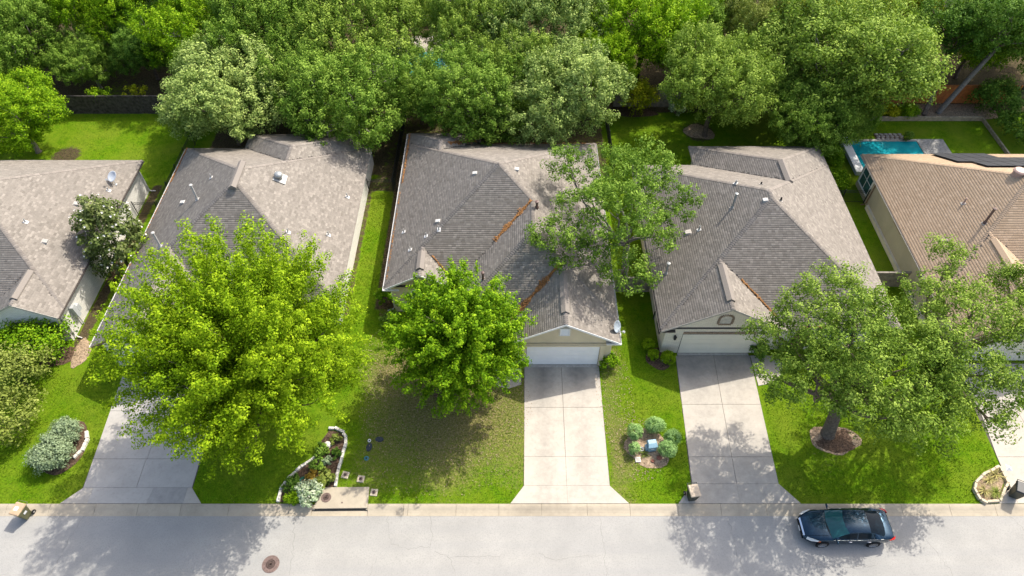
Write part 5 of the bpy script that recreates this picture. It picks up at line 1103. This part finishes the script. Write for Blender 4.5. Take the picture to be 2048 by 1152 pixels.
# back garden trees: base x, y, crown centre z, radius, vertical radius, leaf, label, density factor
BT = [
 ('shade_tree', -41.3, 47.4, 4.0, 3.8, 3.4, 'bright', 'bright green rounded tree at the left edge behind the left-edge house', 1.1),
 ('silver_oak', -24.0, 48.6, 5.0, 5.2, 4.2, 'silver', 'silvery green tree overhanging the rear of the white brick house', 1.0),
 ('oak_tree', -13.4, 47.4, 5.5, 4.7, 4.3, 'green', 'mid green oak overhanging the rear right roof corner of the white brick house', 1.0),
 ('oak_tree', -3.2, 48.6, 5.0, 4.3, 3.8, 'green', 'mid green oak directly behind the stucco house, beside its silvery neighbour', 1.0),
 ('silver_oak', 3.9, 48.2, 5.6, 4.8, 4.3, 'silver', 'silvery green tree behind the right half of the stucco house', 1.0),
 ('oak_tree', 17.2, 49.6, 5.5, 4.4, 3.9, 'oak', 'olive green oak in a mulch patch on the dappled back lawn', 1.0),
 ('live_oak', 27.9, 51.8, 6.5, 6.6, 5.0, 'oak', 'huge olive green live oak between the dappled lawn and the pool', 1.0),
 ('oak_tree', 24.6, 46.9, 3.9, 3.2, 2.6, 'green', 'small oak leaning over the rear right corner of the cream brick house', .9),
 ('oak_tree', 28.6, 47.9, 3.4, 1.9, 1.7, 'green', 'small green tree hanging over the raised pool wall', .9),
 ('cedar_tree', -45.5, 57.5, 5.0, 4.0, 4.2, 'green', 'dull green tree beyond the fence at the left edge', .9),
 ('elm_tree', -38.2, 61.0, 5.2, 4.0, 4.0, 'bright', 'bright green tree beyond the dark fence, second from the left edge', 1.0),
 ('elm_tree', -29.0, 58.8, 5.4, 4.8, 4.3, 'bright', 'large bright green tree beyond the right end of the dark fence', 1.0),
 ('oak_tree', -22.3, 57.0, 6.0, 4.6, 4.4, 'green', 'grey green tree beyond the silvery tree of the white brick house', 1.0),
 ('oak_tree', -14.2, 57.0, 6.5, 5.3, 4.6, 'oak', 'wide olive tree beyond the white brick house, left of the hidden pool', 1.0),
 ('oak_tree', -3.6, 58.4, 5.5, 3.9, 3.8, 'oak', 'olive tree right of the hidden teal pool', .9),
 ('silver_oak', 3.4, 57.4, 6.5, 4.9, 4.5, 'silver', 'silvery tree far behind the stucco house near the top edge', 1.0),
 ('elm_tree', 12.2, 58.2, 6.0, 4.7, 4.4, 'bright', 'bright green tree beyond the grey fence and yellow-green bush', .9),
 ('elm_tree', 19.6, 62.5, 5.0, 3.2, 3.4, 'bright', 'small bright tree near the top edge above the dappled lawn', .8),
 ('oak_tree', 22.6, 58.6, 5.4, 3.4, 3.6, 'olive', 'dry olive coloured tree near the top edge behind the huge live oak', .8),
 ('elm_tree', 27.9, 61.6, 6.0, 4.1, 4.0, 'yellow', 'yellow green tree at the top edge behind the huge live oak', .9),
 ('elm_tree', 36.2, 62.3, 6.0, 4.0, 4.0, 'yellow', 'yellow green tree at the top edge left of the grey far roof', .9),
 ('oak_tree', 38.8, 56.2, 7.0, 3.3, 3.2, 'deep', 'deep green tree above the orange fence with a curved trunk', .9),
 ('oak_tree', 48.6, 61.2, 6.2, 4.2, 4.0, 'bright', 'bright green tree at the top right corner', .9),
 ('oak_tree', -21.0, 63.5, 6.0, 4.4, 4.0, 'silver', 'pale grey green tree at the top edge above the silvery tree', .9),
 ('oak_tree', -11.0, 65.2, 5.2, 3.6, 3.6, 'oak', 'olive tree at the top edge directly above the hidden teal pool', .8),
 ('oak_tree', 8.3, 64.5, 6.0, 4.6, 4.2, 'bright', 'bright tree at the top edge above the yellow-green bush', .9),
 ('cedar_tree', -48.5, 63.4, 5.2, 4.0, 4.2, 'deep', 'deep green tree in the top left corner', .9),
 ('elm_tree', -33.5, 64.5, 6.2, 4.6, 4.4, 'deep', 'deep green tree at the top edge between two bright elms', .9),
 ('oak_tree', -26.2, 53.4, 4.2, 3.0, 3.0, 'green', 'green tree filling the gap behind the silvery tree of the white brick house', .9),
 ('oak_tree', -18.6, 51.6, 4.8, 3.6, 3.4, 'green', 'green tree between the silvery tree and the oak behind the white brick house', .9),
 ('oak_tree', -8.2, 51.4, 4.0, 2.9, 2.9, 'green', 'small green tree above the passage left of the stucco house', .9),
 ('oak_tree', 0.6, 52.6, 5.0, 3.6, 3.4, 'oak', 'olive tree behind the gap between the two trees of the stucco house', .9),
 ('oak_tree', 8.0, 54.2, 4.6, 3.0, 3.2, 'bright', 'bright tree left of the yellow-green bush', .9),
 ('oak_tree', 22.0, 52.6, 5.0, 3.6, 3.4, 'oak', 'olive oak between the mulch patch oak and the huge live oak', .9),
 ('oak_tree', 16.0, 57.6, 4.6, 3.4, 3.4, 'green', 'green tree right of the bright tree beyond the grey fence', .9),
 ('oak_tree', 33.6, 56.0, 4.8, 3.4, 3.4, 'green', 'green tree right behind the huge live oak by the orange fence', .9),
 ('oak_tree', 43.4, 58.8, 4.6, 3.6, 3.4, 'bright', 'bright tree beyond the right half of the orange fence', .9),
 ('oak_tree', -46.8, 53.8, 3.6, 2.9, 2.8, 'green', 'small green tree at the left edge just behind the dark fence', .9),
 ('oak_tree', -39.6, 57.0, 3.2, 3.0, 2.8, 'green', 'low green tree close behind the left half of the dark board fence', .9),
 ('oak_tree', -34.6, 58.6, 3.6, 3.4, 3.0, 'deep', 'low deep green tree close behind the dark board fence', .9),
 ('oak_tree', 1.5, 66.0, 6.2, 4.3, 4.0, 'oak', 'olive tree at the top edge right of the pale far house', .8),
 ('oak_tree', -41.5, 66.0, 6.0, 4.6, 4.4, 'bright', 'bright tree at the top edge, first right of the top left corner', .8),
]
skip_base = {'deep green tree above the orange fence with a curved trunk': ((37.9, 52.6, 0), (39.1, 55.3, 4.2))}
PROTO = []
for k in range(7):
    rg = np.random.default_rng(900+k)
    lb = auto_lobes((0, 0, 5.6), 5.0+.2*(k % 3), 4.3, rg, 13 if k % 2 else 17, (.24, .50) if k < 4 else (.20, .44))
    cl = sample_clumps(lb, rg, 2.5, .34, 54, plume=(1.6, 2.1, 1.4)[k % 3], tone=.56, inner=.10, axis_up=(.45, .2, .6)[k % 3], lowcut=.7)+core_clumps(lb, rg, 1.0)
    cm = leaf_mesh('crown', cl, .165, rg); cm.materials.append(LM['oak']); C_ = np.array(cl)
    tb_ = MB(); fk = (.1, -.1, 2.3); tb_.tube([(0, 0, -.1), (.02, 0, .15), (.1, .05, 1.2), fk], [.36, .26, .22, .2], 9)
    for l in lb:
        p_ = limb(tb_, fk, (l[0], l[1], l[2]-l[5]*.25), .11, .035, rg)
        near = np.argsort(np.sum((C_[:, :3]-np.array(l[:3]))**2, 1))[:16]
        for q in near[::4]: limb(tb_, p_[-1], tuple(C_[q, :3]), .033, .012, rg, .1, 3, 4)
    tm = tb_.mesh('trunk'); tm.materials.append(M['bark' if k % 2 else 'bark_pale'])
    for p in tm.polygons: p.use_smooth = True
    PROTO.append((cm, tm))
rg = np.random.default_rng(55)
for i, (nm, x, y, z, r, rz, leaf, label, df) in enumerate(BT):
    if label in skip_base:
        base, fork = skip_base[label]
        tree(nm, label, base, auto_lobes((x, y, z), r*1.1, rz, rg, 11, (.36, .52)), leaf, .165, 1.3, .45, 75, .2, 200+i, 'trees behind the houses', plume=1.35, tone=.46, inner=.12, axis_up=.45, lowcut=.6, fork=fork); continue
    root = empty(nm, (x, y, 0), label, 'tree', 'trees behind the houses', rz=rg.random()*6.28)
    sx = r*1.08/5.1; root.scale = (sx, sx*rg.uniform(.94, 1.06), z/5.6*1.02)
    cm, tm = PROTO[(i*3+i//7) % 7]
    o = link('crown', cm, root); o.material_slots[0].link = 'OBJECT'; o.material_slots[0].material = LM[leaf]
    link('trunk', tm, root)
tree('leaning_tree', 'tall tree with long pale leaning trunk in front of the orange fence', (39.3, 52.9, 0), auto_lobes((42.2, 54.4, 8.8), 4.8, 3.2, np.random.default_rng(77), 13, (.34, .5)), 'deep', .165, 2.2, .36, 56, .22, 277, 'trees behind the houses', plume=1.3, tone=.5, bark='bark_pale', fork=(42.3, 54.3, 6.0))
tree('oak_tree', 'green tree at the right edge behind the tan house back lawn', (46.8, 54.0, 0), auto_lobes((46.6, 53.8, 6.6), 4.6, 3.6, np.random.default_rng(78), 11, (.36, .5)), 'green', .165, 2.0, .36, 54, .22, 278, 'trees behind the houses', plume=1.3, tone=.5)
# shrubs
S = [
 ('juniper_shrub', 'spreading dark green shrub against the left-edge house front', -31.5, 26.2, 2.5, 2.5, 'bright', .17, 5200, 1.0, .35),
 ('desert_willow', 'dry olive coloured shrub tree at the left edge of the front lawn', -31.3, 23.4, 2.3, 3.0, 'olive', .16, 2600, 1.0, .4),
 ('desert_willow', 'loose yellow olive shrub at the left edge above the sage shrubs', -30.6, 20.5, 2.0, 2.6, 'olive', .16, 2000, 1.0, .45),
 ('sage_shrub', 'smaller upper of the two grey green sage shrubs', -27.1, 19.95, .85, 1.3, 'sage', .11, 3000, 1.0, .5),
 ('sage_shrub', 'larger lower of the two grey green sage shrubs', -27.3, 18.55, 1.22, 1.35, 'sage', .11, 5200, 1.0, .5),
 ('loose_shrub', 'small bright shrub beside the right jamb of the white garage door', 6.4, 25.1, .6, 1.1, 'bright', .12, 1000, 1.0, .45),
 ('boxwood', 'bright round boxwood furthest from the cream garage door', 9.17, 26.55, .45, .8, 'lime', .07, 1700, 1.0, .5),
 ('boxwood', 'middle round boxwood of the three by the cream brick corner', 9.4, 25.75, .42, .75, 'lime', .07, 1500, 1.0, .45),
 ('boxwood', 'largest round boxwood of the three by the cream brick corner', 10.33, 25.45, .55, .9, 'lime', .07, 2200, 1.0, .4),
 ('clipped_shrub', 'clipped oval shrub upper left of the blue utility box', 7.46, 19.95, .52, 1.1, 'juniper', .06, 2600, 1.1, .5),
 ('clipped_shrub', 'wide clipped shrub above the blue utility box', 8.75, 20.4, .72, 1.05, 'juniper', .06, 3400, .75, .5),
 ('clipped_shrub', 'smallest clipped shrub lower left of the blue utility box', 7.35, 18.95, .38, .8, 'juniper', .06, 1500, 1.1, .5),
 ('clipped_shrub', 'darker clipped shrub upper right of the blue utility box', 9.68, 19.6, .58, 1.1, 'juniper', .06, 2600, .9, .36),
 ('clipped_shrub', 'clipped shrub lower right of the blue utility box', 9.3, 18.85, .65, 1.0, 'juniper', .06, 3000, .9, .5),
 ('artemisia_shrub', 'pale blue green shrub beside the storm drain slab', -11.65, 16.2, .72, .75, 'palegreen', .13, 1500, 1.0, .5),
 ('rusty_shrub', 'rust coloured low plant in the long garden bed', -11.7, 17.15, .5, .45, 'rust', .13, 550, 1.0, .5),
 ('strappy_plant', 'green strappy plant at the upper right of the storm drain slab', -10.95, 17.05, .55, .5, 'olive', .2, 420, 1.0, .4),
 ('creeping_plant', 'bright creeping plant along the kerb in the long garden bed', -12.45, 15.95, .65, .35, 'bright', .12, 900, .5, .5),
 ('dark_shrub', 'dark low shrub at the left of the long garden bed', -12.8, 16.75, .5, .55, 'deep', .12, 600, 1.2, .5),
 ('dark_shrub', 'green shrub in the middle of the long garden bed', -11.55, 18.0, .45, .5, 'green', .12, 480, 1.0, .5),
 ('grey_plant', 'grey green plant in the hose ring of the long garden bed', -11.05, 18.25, .3, .35, 'sage', .11, 300, 1.0, .5),
 ('grey_plant', 'small plant near the curved top of the long garden bed', -10.75, 19.65, .38, .35, 'olive', .12, 320, 1.0, .4),
 ('grey_plant', 'sprawling green plant under the lime tree edge in the long bed', -11.45, 18.95, .45, .5, 'green', .12, 420, 1.0, .5),
 ('grey_plant', 'dark sprawling plant right of the hose ring', -10.55, 18.75, .35, .3, 'deep', .11, 260, 1.2, .5),
 ('corner_shrub', 'upright shrub at the front left corner of the stucco house', -8.95, 30.4, .6, 1.7, 'bright', .14, 900, 1.0, .4),
 ('corner_shrub', 'low shrub below the teal front window of the stucco house', -8.4, 28.6, .7, .9, 'green', .14, 900, 1.0, .4),
 ('entry_shrub', 'dark shrub beside the right end of the cream garage door', 16.5, 26.0, .7, 1.1, 'deep', .12, 1200, 1.0, .5),
 ('entry_shrub', 'dark shrub in the shade below the live oak by the entry', 18.2, 25.6, .7, .9, 'deep', .12, 1100, 1.0, .5),
 ('ball_shrub', 'small round ball shrub by the pool', 34.96, 48.95, .48, .85, 'deep', .07, 1500, 1.0, .5),
 ('mound_shrub', 'bright green mound shrub left of the leaning trunks', 36.3, 52.55, .95, 1.1, 'bright', .10, 2600, .9, .5),
 ('yellow_shrub', 'yellow shrub along the timber edging behind the pool', 34.6, 52.6, .9, 1.0, 'yellow', .13, 1100, 1.0, .5),
 ('yellow_shrub', 'second yellow shrub at the left end of the timber edging', 33.0, 52.7, .9, 1.0, 'yellow', .13, 1000, 1.0, .4),
 ('large_shrub', 'tall dark shrub at the right end of the orange fence', 44.3, 53.2, 2.1, 3.0, 'deep', .17, 3600, 1.0, .5),
 ('large_shrub', 'dark shrub at the right edge beside the back lawn timber', 44.9, 49.3, 1.9, 2.3, 'deep', .17, 3200, 1.2, .5),
 ('yellow_bush', 'tall yellow green bush in front of the grey fence', 11.3, 53.0, 1.8, 3.4, 'yellow', .18, 2400, .8, .4),
 ('white_bush', 'small pale flowering bush in front of the grey fence', 15.1, 52.9, .9, 1.3, 'palegreen', .14, 700, .9, .3),
 ('yellow_bush', 'low yellow green bush right of the pale flowering bush', 16.6, 53.4, 1.2, 1.8, 'yellow', .16, 900, .8, .3),
 ('fence_shrub', 'small light shrub leaning over the dark board fence', -37.8, 53.9, 1.2, 2.3, 'bright', .16, 700, .8, .5),
 ('fence_shrub', 'pale yellow shrub behind the right half of the dark board fence', -34.6, 54.2, 1.0, 2.3, 'yellow', .16, 500, .8, .5),
 ('hedge_shrub', 'bright clipped shrub between the cream brick and tan houses', 26.7, 43.0, 1.15, 1.2, 'bright', .12, 2600, 1.35, .35),
 ('hedge_shrub', 'darker shrub row beside the raised pool wall', 27.3, 46.3, 1.1, 1.4, 'bright', .13, 2000, 1.5, .35),
]
for i, (nm, label, x, y, r, h, leaf, sz, n, flat, tn) in enumerate(S):
    rs = .8 if nm in ('boxwood', 'clipped_shrub', 'ball_shrub') else 1.0
    shrub(nm, label, x, y, r*rs, h, leaf, sz, n, 300+i, flat=flat, tone=tn, z0=0.03, stems=5, wob=.05 if nm in ('boxwood', 'clipped_shrub', 'ball_shrub') else .2, shell=.86 if nm in ('boxwood', 'clipped_shrub', 'ball_shrub') else .55)
def tuft(label, x, y, n, L, leaf, seed, name='ornamental_grass'):
    rng = np.random.default_rng(seed); root = empty(name, (x, y, .05), label, 'ornamental grass'); mb = MB()
    V, F, T = [], [], []
    for k in range(n):
        a = rng.random()*6.28; l = L*rng.uniform(.6, 1.1); e = rng.uniform(.35, 1.2); dx, dy = math.cos(a), math.sin(a); w = .018; q = len(V)
        P = [(0, 0), (l*.45*math.cos(e), l*.5*math.sin(e)), (l*math.cos(e*.5), l*.42*math.sin(e))]
        for j, (u, z) in enumerate(P): ww = w*(1, .8, .15)[j]; V += [(dx*u-dy*ww, dy*u+dx*ww, z), (dx*u+dy*ww, dy*u-dx*ww, z)]
        F += [(q, q+1, q+3, q+2), (q+2, q+3, q+5, q+4)]; t_ = rng.random(); T += [t_, t_]
    m_ = mesh_np('blades', np.array(V), np.array(F), {'tone': T}); m_.materials.append(LM[leaf]); link('blades', m_, root)
    MB().lathe([(.07, -.05), (.08, .04), (.03, .09), (.01, .1)], 8).build('crown_base', 'mulch', root)
for i, (x, y, n, L, lf, lb) in enumerate(((28.45, 17.4, 60, .6, 'straw', 'straw coloured grass at the top of the small corner bed'), (27.95, 17.1, 50, .5, 'straw', 'straw coloured grass in the middle of the small corner bed'), (27.35, 16.4, 60, .55, 'straw', 'straw coloured grass at the left of the small corner bed'), (27.95, 16.3, 80, .55, 'olive', 'greener grass clump at the bottom of the small corner bed'), (7.95, 18.75, 50, .4, 'olive', 'small green grass clump below the blue utility box'))):
    tuft(lb, x, y, n, L, lf, 400+i)
# fallen leaves under the middle tree and in the side passage
def ground_leaves(name, label, areas, mat, seed):
    rr = np.random.default_rng(seed); P = []
    for cx, cy, rx, ry, n in areas:
        a = rr.random(n)*6.28; q = np.sqrt(rr.random(n)); P.append(np.stack([cx+rx*q*np.cos(a), cy+ry*q*np.sin(a)], 1))
    P = np.concatenate(P); n = len(P); th = rr.random(n)*6.28; s = rr.uniform(.02, .045, n); V = np.empty((n, 4, 3))
    for k, (cx_, cy_) in enumerate(((1, 0), (0, .6), (-1, 0), (0, -.6))):
        V[:, k, 0] = P[:, 0]+s*(cx_*np.cos(th)-cy_*np.sin(th)); V[:, k, 1] = P[:, 1]+s*(cx_*np.sin(th)+cy_*np.cos(th)); V[:, k, 2] = .03+rr.uniform(0, .03, n)
    tag(link(name, mesh_np(name, V.reshape(-1, 3), np.arange(4*n).reshape(n, 4)), None, mat), label, 'leaf litter', kind='stuff')
ground_leaves('fallen_leaves', 'tan fallen leaves scattered over the middle front lawn', [(-4.2, 22.2, 5.5, 4.5, 2600), (-8.2, 25.5, 2, 3, 600), (6.6, 23, 1.2, 4, 600), (7.6, 19.2, 1.7, 2.2, 400), (-4.5, 18.5, 4.5, 2.5, 400)], 'mulch_pale', 1)
ground_leaves('fallen_leaves', 'brown fallen leaves in the passage left of the stucco house', [(-9.1, 35, .6, 6, 2600), (-9.2, 44, 1.2, 3, 1500), (-4, 48.5, 5, 2.2, 2500), (17, 50.2, 1.3, 1, 500), (40, 53.2, 4, 1.1, 1500)], 'litter_brown', 2)
# grass blades over the open front lawns
def in_poly(p, poly):
    x, y = p; c = False
    for i in range(len(poly)):
        (x0, y0), (x1, y1) = poly[i-1], poly[i]
        if (y0 > y) != (y1 > y) and x < (x1-x0)*(y-y0)/(y1-y0)+x0: c = not c
    return c
lawns = [[(-31, 15.75), (-25.98, 15.75), (-25.05, 16.66), (-25.55, 24.5), (-28.6, 27), (-28.6, 37.5), (-26.9, 37.5), (-26.7, 25), (-31, 24)], [(-18.5, 16.5), (-17.8, 15.75), (-13.55, 15.75), (-13.3, 17.2), (-11.9, 18.6), (-12, 21.5), (-18.5, 21.5)],
         [(-10.2, 16.75), (-8.2, 16.75), (-8.2, 15.75), (-0.12, 15.75), (0.65, 16.85), (0.75, 24.5), (-4, 26), (-8.5, 29), (-9.7, 30), (-9.7, 41.8), (-11.4, 41.8), (-11.4, 28), (-11, 20.6), (-10, 20)], [(6.75, 15.75), (9.5, 15.75), (10.45, 16.9), (10.9, 25.2), (9.4, 26.5), (9.4, 31), (7.0, 31), (6.9, 26), (5.85, 25), (5.8, 16.85)],
         [(16.6, 15.75), (26.8, 15.75), (26.8, 16.6), (28.9, 18.0), (29.2, 22), (16.1, 23.4), (15.7, 16.95)], [(-39, 43.3), (-28.2, 43.3), (-28.2, 52.5), (-41, 52.5)], [(8.7, 44), (14.2, 44.8), (24, 45), (24, 50), (8.7, 53)]]
rng = np.random.default_rng(3); pts = []
for poly in lawns:
    xa = [p[0] for p in poly]; ya = [p[1] for p in poly]; area = (max(xa)-min(xa))*(max(ya)-min(ya)); n = int(area*(190 if min(ya) < 30 else 60))
    Q = np.stack([rng.uniform(min(xa), max(xa), n), rng.uniform(min(ya), max(ya), n)], 1)
    ins = np.zeros(n, bool)
    for i in range(len(poly)):
        (x0, y0), (x1, y1) = poly[i-1], poly[i]
        if y0 == y1: continue
        ins ^= ((y0 > Q[:, 1]) != (y1 > Q[:, 1])) & (Q[:, 0] < (x1-x0)*(Q[:, 1]-y0)/(y1-y0)+x0)
    pts.append(Q[ins])
Q = np.concatenate(pts)
for cx, cy, rx, ry in ((19.75, 19.75, 1.3, .95), (8.2, 19.2, 1.3, 1.2), (9.85, 25.75, .9, .8), (-27.2, 19.2, 1.2, 1.85), (-4.2, 23.1, .8, .55), (-29.0, 26.2, .5, 1.2)): Q = Q[((Q[:, 0]-cx)/rx)**2+((Q[:, 1]-cy)/ry)**2 > 1]
n = len(Q); th = rng.random(n)*6.28; w = rng.uniform(.012, .026, n); hgt = rng.uniform(.03, .075, n); ln = rng.normal(0, .035, (n, 2))
V = np.empty((n, 3, 3)); z0 = -0.02
V[:, 0] = np.stack([Q[:, 0]-w*np.cos(th), Q[:, 1]-w*np.sin(th), np.full(n, z0)], 1); V[:, 1] = np.stack([Q[:, 0]+w*np.cos(th), Q[:, 1]+w*np.sin(th), np.full(n, z0)], 1); V[:, 2] = np.stack([Q[:, 0]+ln[:, 0], Q[:, 1]+ln[:, 1], hgt], 1)
dryv = np.array([f_dry(x, y) for x, y in Q[::1]]) if n < 200000 else np.full(n, .2)
tone = np.clip(.35+rng.normal(0, .18, n)+dryv*.75*(rng.random(n) < .75), 0, 1)
tag(link('grass', mesh_np('grass', V.reshape(-1, 3), np.arange(3*n).reshape(n, 3), {'tone': tone}), None, 'grass'), 'short mown grass of the lawns', 'grass', kind='stuff')
# neighbours' pool glimpsed through the trees
p2 = empty('swimming_pool', (0, 0, 0), 'bright teal pool glimpsed through the treetops', 'pool')
MB().prism(blob(-8.6, 61.2, 3.6, 2.2, 24, 2, .08), 0, .04).build('water', 'water', p2)
cp = blob(-8.6, 61.2, 3.9, 2.5, 24, 2, .08); MB().prism(cp, -.05, .03).build('coping', 'stone_warm', p2)
pt = MB().prism(blob(-7.5, 62.0, 8, 5, 24, 3, .06), -.1, .012).build('patio', 'conc'); tag(pt, kind='structure'); point_attr(pt.data, 'stain', lambda x, y, z: .2)
